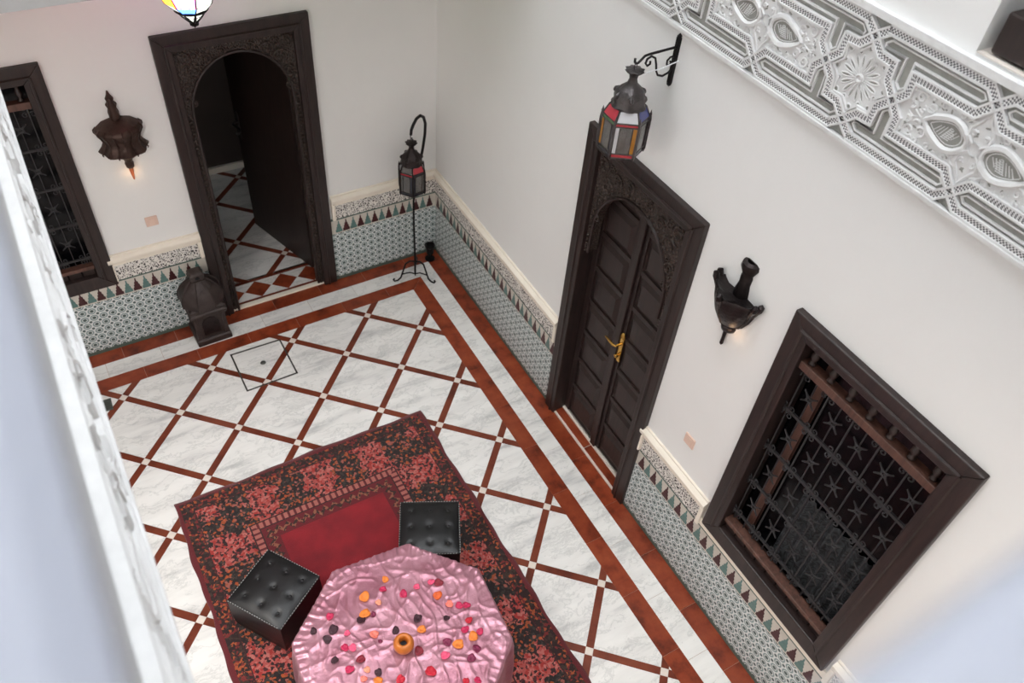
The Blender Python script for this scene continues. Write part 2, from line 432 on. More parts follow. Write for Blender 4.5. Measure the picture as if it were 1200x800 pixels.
ce = thing('ceiling', 'added unseen roof shading the upper galleries around the open courtyard', 'ceiling', kind='structure')  # added unseen roof, keeps skylight off the parapet copings
obj('shading_slab', G().box(GX, LX, GY, 0, TOP, TOP + .2), 'white_plaster', ce); obj('shading_slab', G().box(LX, .3, BY, 0, TOP, TOP + .2), 'white_plaster', ce)
obj('shading_slab', G().box(LX, .4, GY, NY, TOP, TOP + .2), 'white_plaster', ce)

# ------------------------------------------------------------------ carved frieze
def offset_path(p, d):
    out = []
    for i in range(len(p)):
        if i == 0: t0 = t1 = (p[1][0] - p[0][0], p[1][1] - p[0][1])
        elif i == len(p) - 1: t0 = t1 = (p[i][0] - p[i - 1][0], p[i][1] - p[i - 1][1])
        else: t0 = (p[i][0] - p[i - 1][0], p[i][1] - p[i - 1][1]); t1 = (p[i + 1][0] - p[i][0], p[i + 1][1] - p[i][1])
        l0, l1 = hypot(*t0), hypot(*t1); n0 = (-t0[1] / l0, t0[0] / l0); n1 = (-t1[1] / l1, t1[0] / l1)
        k = 1 + n0[0] * n1[0] + n0[1] * n1[1]; k = max(k, .35)
        out.append((p[i][0] + d * (n0[0] + n1[0]) / k, p[i][1] + d * (n0[1] + n1[1]) / k))
    return out
def ridge(g, path, prof):
    cols = [offset_path(path, d) for d, h in prof]; m = len(path); n = len(prof)
    vs = [(cols[k][i][0], -prof[k][1], cols[k][i][1]) for i in range(m) for k in range(n)]
    fs = [(i * n + k, (i + 1) * n + k, (i + 1) * n + k + 1, i * n + k + 1) for i in range(m - 1) for k in range(n - 1)]
    fs += [tuple(range(n)), tuple(range((m - 1) * n, m * n))[::-1]]
    g.add(vs, fs)
H = .508
def mir(p, mu, mv): return [((-x if mu else x), (-y if mv else y)) for x, y in p]
def frieze_meshes():
    ms = []
    # interlace: strands in one period, u in [-H, H], star in the middle, half cartouches at the ends
    s1 = [(-.052, .203), (0, .163), (.050, .113), (.109, .109), (.113, .050), (.163, 0), (.207, -.046), (.207, -.106), (.455, -.106), (.508, -.163)]
    s2 = [(.163, 0), (.207, .046), (.207, .106), (.455, .106), (.508, .163)]
    top = [(.045, .206), (.462, .206), (.508, .163)]
    top2 = [(-.052, .203), (-.06, .206)]
    paths = []
    for mu in (0, 1):
        for mv in (0, 1): paths += [mir(s1, mu, mv), mir(top, mu, mv)]
    g = G(); w = .0185
    prof = [(-w, -.004), (-w, .017), (-w + .0075, .017), (-w + .009, .012), (w - .009, .012), (w - .0075, .017), (w, .017), (w, -.004)]
    for p in paths: ridge(g, p, prof)
    # plain listels on both edges
    g.box(-H, H, -.024, .003, .226, .252); g.box(-H, H, -.024, .003, -.240, -.226)
    ms.append(('interlace_band', g, 'carved_white'))
    g = G(); g.uv = []
    for p in paths:
        L = 0; a = offset_path(p, -w + .0085); b = offset_path(p, w - .0085); vs = []; fs = []
        for i in range(len(p)):
            if i: L += hypot(p[i][0] - p[i - 1][0], p[i][1] - p[i - 1][1])
            vs += [(a[i][0], -.0128, a[i][1]), (b[i][0], -.0128, b[i][1])]; g.uv += [(L / .0065, .01), (L / .0065, 2.99)]
            if i: fs.append((2 * i - 2, 2 * i, 2 * i + 1, 2 * i - 1))
        g.add(vs, fs)
    ms.append(('band_inlay', g, 'band_inlay'))
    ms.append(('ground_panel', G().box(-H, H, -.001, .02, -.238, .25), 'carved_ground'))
    # recess fillets (T shapes)
    g = G()
    tp = [(.052, .142), (.142, .142), (.142, .055), (.163, .036), (.184, .055), (.184, .142), (.452, .142), (.468, .158), (.452, .176), (.066, .176), (.046, .158), (.052, .142), (.142, .142)]
    pr = [(-.006, 0), (-.006, .010), (-.001, .010), (.0, .0)]
    for mu in (0, 1):
        for mv in (0, 1):
            q = mir(tp, mu, mv)
            if mu ^ mv: q = q[::-1]
            ridge(g, q, [(-.001, 0), (-.001, .009), (.005, .009), (.006, 0)][::1])
    ms.append(('recess_fillet', g, 'carved_white'))
    # rosette
    g = G(); Y = -.004
    P = lambda r, a, y=Y: (r * cos(a), y, r * sin(a))
    g.lathe([(.006, 0), (.016, 0), (.018, .008), (.013, .013), (.009, .010), (.006, .003)], 16)
    g.v = [(x, -z, y) for x, y, z in g.v]; g.f = [q[::-1] for q in g.f]
    for k in range(16):
        a = 2 * pi * k / 16 + pi / 16
        lo = [P(.022 + .064 * t, a + s * (.02 + .135 * sin(pi * min(1, t * 1.0) ** .8)) * (.5 + .5 * t)) for s in (1, -1) for t in ((0, .25, .5, .75, .92) if s > 0 else (1, .92, .75, .5, .25))]
        g.tube(lo, .0038, 4, True)
        b = 2 * pi * k / 16
        r0 = .112 if k % 2 == 0 else .094
        g.tube([P(r0 + .010 * cos(q), b + .10 * sin(q)) for q in [j * pi / 4 for j in range(8)]], .0036, 4, True)
    ms.append(('rosette_field', G().prism([((.131 if k % 2 == 0 else .099) * cos(2 * pi * k / 16), (.131 if k % 2 == 0 else .099) * sin(2 * pi * k / 16)) for k in range(16)], 0, -.004, 'y'), 'carved_white'))
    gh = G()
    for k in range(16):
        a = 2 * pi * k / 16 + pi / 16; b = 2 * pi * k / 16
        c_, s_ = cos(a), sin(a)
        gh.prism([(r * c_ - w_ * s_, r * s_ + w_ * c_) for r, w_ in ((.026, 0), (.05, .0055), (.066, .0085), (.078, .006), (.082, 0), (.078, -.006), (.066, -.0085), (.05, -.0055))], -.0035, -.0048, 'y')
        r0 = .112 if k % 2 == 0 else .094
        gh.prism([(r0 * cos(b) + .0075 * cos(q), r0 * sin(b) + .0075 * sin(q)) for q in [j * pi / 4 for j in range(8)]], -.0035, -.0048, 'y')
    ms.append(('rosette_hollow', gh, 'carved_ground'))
    star = [((.131 if k % 2 == 0 else .099), 2 * pi * k / 16) for k in range(17)]
    ridge(g, [(r * cos(a), r * sin(a)) for r, a in star], [(-.001, 0), (-.001, .013), (.006, .013), (.007, 0)])
    ms.append(('rosette', g, 'carved_white'))
    # cartouche halves at both ends: teardrops, leaves, spirals
    for nm, half in (('palmette', 0), ('palmette', 1)):
        g = G(); sg = 1 if half == 0 else -1
        U = lambda u: sg * (u)          # u measured from star centre, mirrored for the other half
        out = []
        N = 22
        for k in range(N):
            a = 2 * pi * k / N; c = cos(a)
            ww = .055 * sin(a) * (1 - .45 * max(0, -c)) * (1 if c > -.75 else (1 - (-c - .75) * 1.9))
            out.append((U(.402 + (.072 if c > 0 else .098) * c), ww))
        g.tube([(x, -.007, z) for x, z in out], [.008 if abs(z) < .02 else .0125 for x, z in out], 6, True)
        inn = [(.402 * sg + (x - .402 * sg) * .74, z * .66) for x, z in out]
        g.tube([(x, -.004, z) for x, z in inn], .003, 4, True)
        for k in range(-3, 4):
            g.tube([(U(.385 + .012 * k), -.0066, -.022 + abs(k) * .003), (U(.405 + .012 * k), -.0066, .022 - abs(k) * .003)], .0016, 4)
            g.tube([(U(.375 + .004 * k + .018), -.0066, .007 * k), (U(.425 - .004 * abs(k)), -.0066, .007 * k)], .0016, 4)
        ring = [(U(.508) + .022 * cos(2 * pi * k / 12) * 1, -.006, .022 * sin(2 * pi * k / 12)) for k in range(12)]
        g.tube(ring, .004, 5, True)
        for s2 in (1, -1):
            leaf = [(U(.494), .012), (U(.468), .035), (U(.466), .065), (U(.487), .092), (U(.506), .128)]
            g.tube([(x, -.006, s2 * z) for x, z in leaf], [.005, .008, .008, .006, .003], 5)
            leaf = [(U(.440), .066), (U(.455), .082), (U(.478), .086), (U(.503), .112)]
            g.tube([(x, -.005, s2 * z) for x, z in leaf], [.003, .006, .006, .003], 5)
        # small diamond and stem
        dm = [(U(.232), 0), (U(.256), .013), (U(.286), 0), (U(.256), -.013)]
        g.tube([(x, -.005, z) for x, z in dm], .0045, 4, True)
        ms.append((nm, g, 'carved_white'))
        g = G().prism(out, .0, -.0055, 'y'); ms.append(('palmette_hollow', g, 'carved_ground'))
        cp = [(U(.186), 0), (U(.222), .04), (U(.222), .09), (U(.46), .09), (U(.508), .14), (U(.508), -.14), (U(.46), -.09), (U(.222), -.09), (U(.222), -.04)]
        ms.append(('cartouche_field', G().prism(cp, .0, -.0045, 'y'), 'carved_white'))
        g = G()
        for k in range(46):
            u = .22 + random.random() * .285; v = (.01 + random.random() * .085) * random.choice((1, -1))
            if ((u - .395) / .09) ** 2 + (v / .062) ** 2 < 1 or (abs(v) > .085 and u < .47): continue
            a = random.random() * pi; r1, r2 = random.uniform(.006, .011), random.uniform(.003, .005)
            pts = [(U(u) + r1 * cos(q) * cos(a) - r2 * sin(q) * sin(a), v + r1 * cos(q) * sin(a) + r2 * sin(q) * cos(a)) for q in [j * pi / 4 for j in range(8)]]
            g.prism(pts, -.004, -.0052, 'y')
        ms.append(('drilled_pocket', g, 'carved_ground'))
        g = G()
        def spiral(cx, cz, r, a0, turns, dirn):
            pts = []
            for k in range(13):
                t = k / 12; a = a0 + dirn * turns * 2 * pi * t; q = r * (1 - .78 * t)
                pts.append((U(cx) + sg * q * cos(a), -.006, cz + q * sin(a)))
            g.tube(pts, [.0062 - .0028 * k / 12 for k in range(13)], 5)
        for s2 in (1, -1):
            for (cx, cz, r, a0, tn) in ((.262, .060, .024, .6, 1.3), (.312, .048, .021, 3.6, 1.3), (.352, .076, .013, 1.0, 1.2), (.245, .028, .014, 4.2, 1.2),
                                        (.300, .082, .012, 5.2, 1.2), (.425, .080, .013, 2.5, 1.2), (.330, .024, .010, 1.5, 1.1), (.484, .048, .010, .5, 1.2), (.388, .084, .009, .5, 1.1), (.283, .022, .010, 3.0, 1.1), (.226, .078, .009, 2.0, 1.1)):
                spiral(cx, s2 * cz, r, s2 * a0, tn, s2)
        for k in range(26):
            u = .225 + random.random() * .24; v = (.02 + random.random() * .066) * random.choice((1, -1))
            if abs(u - .40) < .075 and abs(v) < .06: continue
            g.lathe([(.0055, 0), (.004, .006), (.0, .008)], 6, 0, (0, 0, 0))
            m = len(g.v) - 18
            for q in range(m, len(g.v)):
                x, y, z = g.v[q]; g.v[q] = (U(u) + x, -z - .001, v + y)
        ms.append(('scrollwork', g, 'carved_white'))
    return [(n, g.mesh('frieze_' + n), m) for n, g, m in ms if g.v]
FM = frieze_meshes()
for n, me, m in FM: me.materials.append(M[m])
def frieze(name, label, F, a, b, phase, zc=(ZF0 + .235)):
    root = thing(name, label, 'frieze', F @ T(0, 0, 0), kind='structure')
    k0 = math.ceil((a + H - phase) / (2 * H) - .5); k = math.floor((a - phase) / (2 * H) + .999)
    while phase + 2 * H * k + H <= b + 1e-6:
        c = phase + 2 * H * k
        if c - H >= a - .02:
            for n, me, m in FM:
                o = obj(n, me, None, root, T(c, 0, zc))
        k += 1
    return root
frieze('trim_1', 'white carved plaster frieze with star rosettes above the double doors', FR, 1.45, 5.6, 3.555)
frieze('trim_2', 'white carved plaster frieze along the side gallery edge', FL, -5.47, -1.38, -1.9)
frieze('trim_3', 'white carved plaster frieze across the back gallery edge', FK, -2.83, 0, -.6)

# ------------------------------------------------------------------ floor
def clip(poly, a, b, c):
    # keep a*x+b*y<=c
    out = []
    for i in range(len(poly)):
        p, q = poly[i], poly[(i + 1) % len(poly)]
        dp, dq = a * p[0] + b * p[1] - c, a * q[0] + b * q[1] - c
        if dp <= 0: out.append(p)
        if dp * dq < 0:
            t = dp / (dp - dq); out.append((p[0] + t * (q[0] - p[0]), p[1] + t * (q[1] - p[1])))
    return out
def area(p): return abs(sum(a[0] * b[1] - b[0] * a[1] for a, b in zip(p, p[1:] + p[:1]))) / 2
fl = obj('floor', G().box(GX, .02, GY, .0, -.06, -.003), 'grout')
tag(fl, 'courtyard floor of white marble tiles with rust brown strips and border', 'floor', kind='structure')
PP = .462; SS = sqrt(.5); GXO, GYO, SCY = -1.24422, -.21367, 1.00712
def gp(i, j): return (GXO + PP * SS * (i - j), GYO - PP * SS * (i + j) * SCY)
SWD = .0475 / PP / 2      # half strip width in lattice units
def cellpoly(i0, i1, j0, j1): return [gp(i0, j0), gp(i1, j0), gp(i1, j1), gp(i0, j1)]
BORD = .418
def inside(poly):
    poly = clip(poly, -NIN.x, -NIN.y, -BORD)          # away from the right wall
    if len(poly) > 2: poly = clip(poly, 0, 1, -BORD - .005)
    if len(poly) > 2: poly = clip(poly, -1, 0, -GX)
    if len(poly) > 2: poly = clip(poly, 0, -1, 6.0)
    return poly
def piece(name, poly, mat, z=0.0, parent=fl, off=(0, 0)):
    if len(poly) < 3 or area(poly) < 2e-5: return
    cx = sum(p[0] for p in poly) / len(poly); cy = sum(p[1] for p in poly) / len(poly)
    q = [((x - cx), (y - cy)) for x, y in poly]
    r = [(x * (1 - .0012 / max(.02, hypot(x, y))), y * (1 - .0012 / max(.02, hypot(x, y)))) for x, y in q]
    obj(name, G().prism(r, -.012, z), mat, parent, T(cx + off[0], cy + off[1], 0))
for i in range(-9, 14):
    for j in range(-9, 16):
        piece('marble_tile', inside(cellpoly(i + SWD, i + 1 - SWD, j + SWD, j + 1 - SWD)), 'marble')
        piece('brown_strip', inside(cellpoly(i + SWD, i + 1 - SWD, j - SWD, j + SWD)), 'strip', .0004)
        piece('brown_strip', inside(cellpoly(i - SWD, i + SWD, j + SWD, j + 1 - SWD)), 'strip', .0004)
        piece('white_inset', inside(cellpoly(i - SWD, i + SWD, j - SWD, j + SWD)), 'inset', .0006)
# border courses: brown, white, brown along both walls
def on_right(s0, s1, n0, n1): return [tuple((TAN * s + NIN * n).to_2d()) for s, n in ((s0, n0), (s1, n0), (s1, n1), (s0, n1))]
for (n0, n1, ph, mt) in ((.0, .141, .01, 'rust'), (.141, .291, .29, 'marble'), (.291, .418, .20, 'rust')):
    k = -2
    while True:
        s0 = .433 * k + ph; s1 = s0 + .433; k += 1
        if s0 > 6.2: break
        p = on_right(s0, s1, n0, n1)
        # mitre with the back border
        p = clip(p, -1, 1, 0) if False else clip(p, 1.0 * -NIN.x * 0 - 1, 1, 0) if False else p
        e = Vector((-1, -1)).normalized()
        p = clip(p, e.y * -1 * -1, -e.x, 0) if False else p
        q = clip(p, -1.0, 1.0, .0)                    # keep y <= x side of the mitre
        piece('border_tile', q, mt)
for (n0, n1, ph, mt) in ((.0, .141, .06, 'rust'), (.141, .296, .32, 'marble'), (.296, .423, .16, 'rust')):
    for k in range(-11, 2):
        x0 = .405 * k + ph; x1 = x0 + .405
        p = [(max(x0, GX), -n1), (x1, -n1), (x1, -n0), (max(x0, GX), -n0)]
        if x1 < GX + .01: continue
        piece('border_tile', clip(p, 1.0, -1.0, .0), mt)

# hatch outline and drain
hx = [(-2.052, -.478), (-1.660, -.488), (-1.664, -.890), (-2.058, -.894)]
g = G()
for a, b in zip(hx, hx[1:] + hx[:1]):
    d = Vector((b[0] - a[0], b[1] - a[1])).normalized(); n = Vector((-d.y, d.x)) * .006; e = d * .006
    g.prism([(a[0] - e.x + n.x, a[1] - e.y + n.y), (b[0] + e.x + n.x, b[1] + e.y + n.y), (b[0] + e.x - n.x, b[1] + e.y - n.y), (a[0] - e.x - n.x, a[1] - e.y - n.y)], .0, .003)
ho = thing('floor_hatch', 'square floor hatch outlined by a thin grey metal frame', 'hatch', T(-1.858, -.688, .0006))
g.v = [(x + 1.858, y + .688, z) for x, y, z in g.v]
obj('hatch_frame', g, 'hatch', ho)
obj('lifting_ring', G().lathe([(.004, 0), (.022, 0), (.02, .004), (.004, .005)], 14), 'hatch', ho, T(0, .02, 0), smooth=True)
g = G().box(-.058, .058, -.058, .058, 0, .004)
dr = thing('floor_drain', 'small square grey metal drain set in the floor', 'drain', T(-3.02, -.562, .0006) @ RZ(R(-3)))
dp = obj('drain_plate', g, 'drain', dr)
for k in range(5): obj('drain_bar', G().box(-.05, .05, -.044 + .02 * k, -.036 + .02 * k, .004, .006), 'hatch', dp)

# ------------------------------------------------------------------ dado of zellige tile with moulding
merl = G(); steps = [(.0, .028), (.028, .028), (.028, .020), (.052, .020), (.052, .013), (.076, .013), (.076, .006), (.105, .004)]
def merlon_poly(s):
    L = [(-.029, 0), (-.029, .022), (-.021, .030), (-.021, .048), (-.014, .056), (-.014, .074), (-.006, .082), (-.004, .112)]
    return L + [(-x, z) for x, z in L[::-1]]
ME_R = G().prism([(x, z) for x, z in merlon_poly(1)], 0, -.003, 'y').mesh('merlon'); ME_R.materials.append(M['tri_red'])
ME_Gn = ME_R.copy(); ME_Gn.materials.clear(); ME_Gn.materials.append(M['tri_green'])
MOULD = [(.0, .775), (.012, .775), (.022, .783), (.022, .800), (.036, .812), (.040, .826), (.040, .842), (.030, .852), (.014, .862), (.014, .872), (.0, .874)]
def dado(name, label, F, a, b, mould, phase, ends=(0, 0)):
    root = thing(name, label, 'wainscot', F, kind='structure')
    obj('zellige_panel', G().box(a, b, -.010, .0, .03, .495), 'zellige', root)
    obj('tile_edge', G().box(a, b, -.012, .0, .0, .03), 'dark_edge', root)
    obj('tile_edge', G().box(a, b, -.0115, .0, .495, .505), 'tri_ground', root)
    obj('merlon_ground', G().box(a, b, -.010, .0, .505, .632), 'tri_ground', root)
    obj('tile_edge', G().box(a, b, -.013, .0, .632, .645), 'dark_edge', root)
    k = math.ceil((a + .03 - phase) / .0645)
    while phase + .0645 * k < b - .03:
        x = phase + .0645 * k
        obj('merlon', ME_R if k % 2 == 0 else ME_Gn, None, root, T(x, -.0101, .508)); k += 1
    for (m0, m1, r0, r1) in mould:
        obj('carved_band', G().box(m0 + .03 * r0, m1 - .03 * r1, -.012, 0, .645, .778), 'carved_band', root)
        g = G(); prof = MOULD
        for d in (0,):
            n = len(prof); vs = [(m0 + (0), -y, z) for y, z in prof] + [(m1, -y, z) for y, z in prof]
            g.add(vs, [tuple(range(n)), tuple(range(n, 2 * n))[::-1]] + [(i, i + n, (i + 1) % n + n, (i + 1) % n) for i in range(n)])
        obj('moulding', g, 'cream_moulding', root)
        # vertical returns at the free ends
        if r0: obj('moulding_return', G().box(m0, m0 + .03, -.034, 0, .645, .80), 'cream_moulding', root, bevel=.006)
        if r1: obj('moulding_return', G().box(m1 - .03, m1, -.034, 0, .645, .80), 'cream_moulding', root, bevel=.006)
    return root
d1 = dado('trim_4', 'zellige tile dado from the corner to the double doors', FR, .012, 2.035, [(.0, 2.03, 0, 1)], .07)
d2 = dado('trim_5', 'zellige tile dado below the grille window beside the double doors', FR, 3.05, 5.9, [(3.06, 3.70, 1, 1), (4.745, 5.9, 1, 0)], 3.136 - .129 * 10)
obj('sill_strip', G().box(3.70, 4.745, -.014, 0, .645, .705), 'cream_moulding', d2)
d3 = dado('trim_6', 'zellige tile dado between the arched doorway and the corner', FB, -.985, -.0, [(-.955, 0, 1, 0)], -.841)
d4 = dado('trim_7', 'zellige tile dado from the arched doorway under the shaded window', FB, GX, -1.99, [(-2.655, -1.995, 1, 1)], -.841 - .129 * 20)
obj('sill_strip', G().box(GX, -2.655, -.014, 0, .645, .66), 'cream_moulding', d4)

# ------------------------------------------------------------------ wooden frames
def frame_members(root, x0, x1, z0, z1, w, bottom, mat='wood', out=.035, inn=.06):
    def member(pts, nm='frame_member'):
        g = G().prism(pts, inn, -out, 'y'); return obj(nm, g, mat, root, bevel=.006)
    member([(x0, z0), (x0 + w, z0 + (w if bottom else 0)), (x0 + w, z1 - w), (x0, z1)])
    member([(x1, z0), (x1, z1), (x1 - w, z1 - w), (x1 - w, z0 + (w if bottom else 0))])
    member([(x0, z1), (x0 + w, z1 - w), (x1 - w, z1 - w), (x1, z1)])
    if bottom: member([(x0, z0), (x1, z0), (x1 - w, z0 + w), (x0 + w, z0 + w)])
    # inner raised moulding
    a = w * .62
    for (p, q) in (((x0 + a, z0 + (a if bottom else 0)), (x0 + a, z1 - a)), ((x0 + a, z1 - a), (x1 - a, z1 - a)), ((x1 - a, z1 - a), (x1 - a, z0 + (a if bottom else 0)))):
        g = G().tube([(p[0], -out, p[1]), (q[0], -out, q[1])], .010, 6); obj('bead_moulding', g, mat, root)
def arch_panel(xl, xr, x0, x1, zt, spring, rise, cx):
    hw = (xr - xl) / 2; pts = []
    for k in range(25):
        a = pi - pi * k / 24
        pts.append((cx + hw * cos(a), spring + rise * sin(a)))
    return pts
def spandrel(root, x0, x1, zt, zb, xl, xr, spring, rise, y0, y1, scrolls=True):
    cx = (xl + xr) / 2; arc = arch_panel(xl, xr, x0, x1, zt, spring, rise, cx)
    poly = [(x0, zb), (xl, zb)] + arc + [(xr, zb), (x1, zb), (x1, zt), (x0, zt)]
    # split in two halves at the crown so both are simple
    top = max(range(len(arc)), key=lambda i: arc[i][1])
    L = [(x0, zb), (xl, zb)] + arc[:top + 1] + [(arc[top][0], zt), (x0, zt)]
    Rr = [(arc[top][0], zt)] + arc[top:] + [(xr, zb), (x1, zb), (x1, zt)]
    for p in (L, Rr): obj('spandrel', G().prism(p, y1, y0, 'y'), 'carved_wood', root)
    g = G()
    full = [(xl, zb + k * .03) for k in range(int((spring - zb) / .03))] + arc + [(xr, spring - k * .03) for k in range(1, int((spring - zb) / .03))]
    g.tube([(x, y0 - .004, z) for x, z in full], .011, 6)
    obj('arch_moulding', g, 'wood', root)
    g = G()
    for (x, z) in [(x + (x - cx) * .075, z + .026 if z > spring else z) for x, z in full]:
        g.lathe([(.0, -.010), (.009, -.004), (.009, .004), (.0, .010)], 6, 0, (x, y0 - .004, z))
    obj('beading', g, 'carved_wood', root, kind='stuff')
    if scrolls:
        g = G()
        for sx in (-1, 1):
            for (dx, dz, r) in ((.31, .34, .06), (.22, .42, .05), (.36, .22, .045), (.10, .46, .035), (.37, .45, .05), (.36, .10, .03), (.29, .46, .03)):
                c = (cx + sx * dx * (x1 - x0) / .86, spring + dz * (zt - spring) / .53)
                pts = [(c[0] + sx * r * (1 - .75 * k / 14) * cos(.5 + 1.4 * 2 * pi * k / 14), y0 - .003, c[1] + r * (1 - .75 * k / 14) * sin(.5 + 1.4 * 2 * pi * k / 14)) for k in range(15)]
                pts = [p for p in pts if x0 + .005 < p[0] < x1 - .005 and p[2] < zt - .005]
                if len(pts) > 3: g.tube(pts, .007, 5)
        obj('scroll_carving', g, 'carved_wood', root)

def door_leaf(root, w, h, npan, th=.045, both=False, mat='wood', arched=False):
    # local: x 0..w, z 0..h, front face at y=0 (towards -y)
    obj('leaf', G().box(0, w, .012, th, 0, h), mat, root)
    st = .055; gap = .03
    obj('stile', G().box(0, st, 0, .014, 0, h), mat, root, bevel=.003); obj('stile', G().box(w - st, w, 0, .014, 0, h), mat, root, bevel=.003)
    ph = (h - gap) / npan
    for k in range(npan):
        z0 = gap + k * ph; z1 = z0 + ph - gap * 1.2
        obj('rail', G().box(st, w - st, .001, .014, z1, z0 + ph), mat, root, bevel=.003)
        g = G(); b = .035
        x0, x1 = st + .008, w - st - .008; a, c = z0 + .008, z1 - .008
        g.add([(x0, .013, a), (x1, .013, a), (x1, .013, c), (x0, .013, c), (x0 + b, -.004, a + b), (x1 - b, -.004, a + b), (x1 - b, -.004, c - b), (x0 + b, -.004, c - b)],
              [(0, 1, 5, 4), (1, 2, 6, 5), (2, 3, 7, 6), (3, 0, 4, 7), (4, 5, 6, 7)])
        obj('door_panel', g, mat, root)
def lever_handle(root, mtx, sx=1, mt='brass', lab='polished brass lever handle on a long plate'):
    g = G(); n = 12
    pl = [(-.018, -.12), (.018, -.12), (.022, -.10), (.018, -.07), (.018, .07), (.022, .10), (.012, .13), (0, .14), (-.012, .13), (-.022, .10), (-.018, .07), (-.018, -.07), (-.022, -.10)]
    g.prism(pl, 0, -.008, 'y')
    h = obj('handle', g, mt, root, mtx, bevel=.003, label=lab)
    l = G().tube([(0, -.006, .04), (0, -.05, .04), (sx * .02, -.058, .04), (sx * .06, -.056, .038), (sx * .11, -.05, .03)], [.010, .009, .010, .009, .006], 8)
    smoothish(obj('lever', l, mt, h))
    smoothish(obj('key_boss', G().lathe([(.0, .03), (.012, .028), (.016, .018), (.010, .0)], 12), mt, h, T(0, -.008, -.06) @ RX(pi / 2)))

# right double door
dr2 = thing('door_2', 'dark wooden double door with carved arch and brass handle', 'door', FR, kind='structure')
frame_members(dr2, 2.045, 3.08, 0, 2.455, .115, False)
spandrel(dr2, 2.16, 2.965, 2.345, 1.62, 2.205, 2.92, 1.80, .40, -.005, .06)
for k, x in enumerate((2.15, 2.5625)):
    lf = D.objects.new('door_leaf', None); COL.objects.link(lf); lf.parent = dr2; lf.matrix_local = T(x, .075, .03)
    door_leaf(lf, .41, 2.30, 8)
for xa, xb in ((2.10, 2.158), (2.967, 3.02)): obj('jamb_lining', G().box(xa, xb, .05, .2, 0, 2.4), 'wood', dr2)
obj('meeting_stile', G().box(2.535, 2.59, .055, .08, .03, 2.3), 'wood', dr2, bevel=.006)
lever_handle(dr2, T(2.608, .072, 1.10), -1)
obj('threshold', G().box(2.10, 3.02, -.02, .20, .001, .012), 'inset', dr2)
for k in range(2): obj('threshold_tile', G().box(2.115 + .447 * k, 2.555 + .447 * k, -.005, .055, .012, .022), 'rust', dr2, bevel=.002)
obj('threshold_edge', G().box(2.115, 3.0, .055, .075, .012, .034), 'inset', dr2, bevel=.002)
obj('backing_panel', G().box(2.10, 3.02, .2, .24, 0, 2.4), 'interior', dr2)

# back door (open)
db = thing('door_1', 'dark wooden doorway with carved round arch standing open', 'door', FB, kind='structure')
frame_members(db, -1.995, -.975, 0, 2.39, .115, False, inn=.08)
spandrel(db, -1.88, -1.09, 2.28, 0.0, -1.835, -1.135, 1.80, .40, -.005, .07)
lf = D.objects.new('door_leaf', None); COL.objects.link(lf); lf.parent = db
lf.matrix_local = T(-1.075, .30, .02) @ RZ(R(103.5)) 
def open_leaf(root):
    door_leaf(root, .85, 2.12, 7)
open_leaf(lf)
lf.matrix_local = T(-1.065, .22, .02) @ RZ(R(106.4))
lever_handle(lf, T(.80, .05, 1.05) @ RZ(pi), 1, 'pewter', 'dull grey metal lever handle')
lever_handle(lf, T(.80, -.002, 1.05), -1, 'pewter', 'dull grey metal lever handle')
# threshold: pale stone nosing, dark edge, checker of brown diamonds
obj('nosing', G().box(-1.93, -1.04, -.012, .028, .0, .020), 'cream_moulding', db, bevel=.004)
obj('threshold_edge', G().box(-1.93, -1.04, .030, .052, .0, .018), 'strip', db)
obj('threshold_base', G().box(-1.93, -1.04, .028, .32, -.02, .008), 'marble', db)
for k in range(4):
    cx = -1.845 + .232 * k; cy = .165
    obj('diamond_tile', G().prism([(cx - .112, cy), (cx, cy - .105), (cx + .112, cy), (cx, cy + .105)], .008, .010), 'rust', db)
obj('threshold_strip', G().box(-1.93, -1.04, .272, .298, .008, .0105), 'strip', db)

# room behind the arched door
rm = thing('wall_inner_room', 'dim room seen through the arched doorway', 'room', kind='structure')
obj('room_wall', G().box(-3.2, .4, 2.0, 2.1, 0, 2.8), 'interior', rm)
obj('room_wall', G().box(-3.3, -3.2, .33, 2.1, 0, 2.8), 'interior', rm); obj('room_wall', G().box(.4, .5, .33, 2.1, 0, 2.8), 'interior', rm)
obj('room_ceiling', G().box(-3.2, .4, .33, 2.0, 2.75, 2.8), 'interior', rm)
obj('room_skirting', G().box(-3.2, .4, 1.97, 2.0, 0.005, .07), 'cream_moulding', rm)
fi = obj('floor_inner_room', G().box(-3.2, .4, .32, 2.0, -.06, .003), 'grout')
tag(fi, 'marble tile floor of the dim room behind the doorway', 'floor', kind='structure')
GI = (-1.58, .847)
def gq(i, j): return (GI[0] + PP * SS * (i - j), GI[1] - PP * SS * (i + j))
def inside2(poly):
    for a, b, c in ((0, -1, -.30), (0, 1, 1.97), (-1, 0, 2.6), (1, 0, 0.0)):
        if len(poly) > 2: poly = clip(poly, a, b, c)
    return poly
for i in range(-7, 8):
    for j in range(-7, 8):
        c2 = lambda a, b, c, d: [gq(a, c), gq(b, c), gq(b, d), gq(a, d)]
        for nm, p, mt, z in (('marble_tile', c2(i + SWD, i + 1 - SWD, j + SWD, j + 1 - SWD), 'marble', .008), ('brown_strip', c2(i + SWD, i + 1 - SWD, j - SWD, j + SWD), 'strip', .0084),
                         ('brown_strip', c2(i - SWD, i + SWD, j + SWD, j + 1 - SWD), 'strip', .0084), ('white_inset', c2(i - SWD, i + SWD, j - SWD, j + SWD), 'inset', .0086)):
            piece(nm, inside2(p), mt, z, fi)

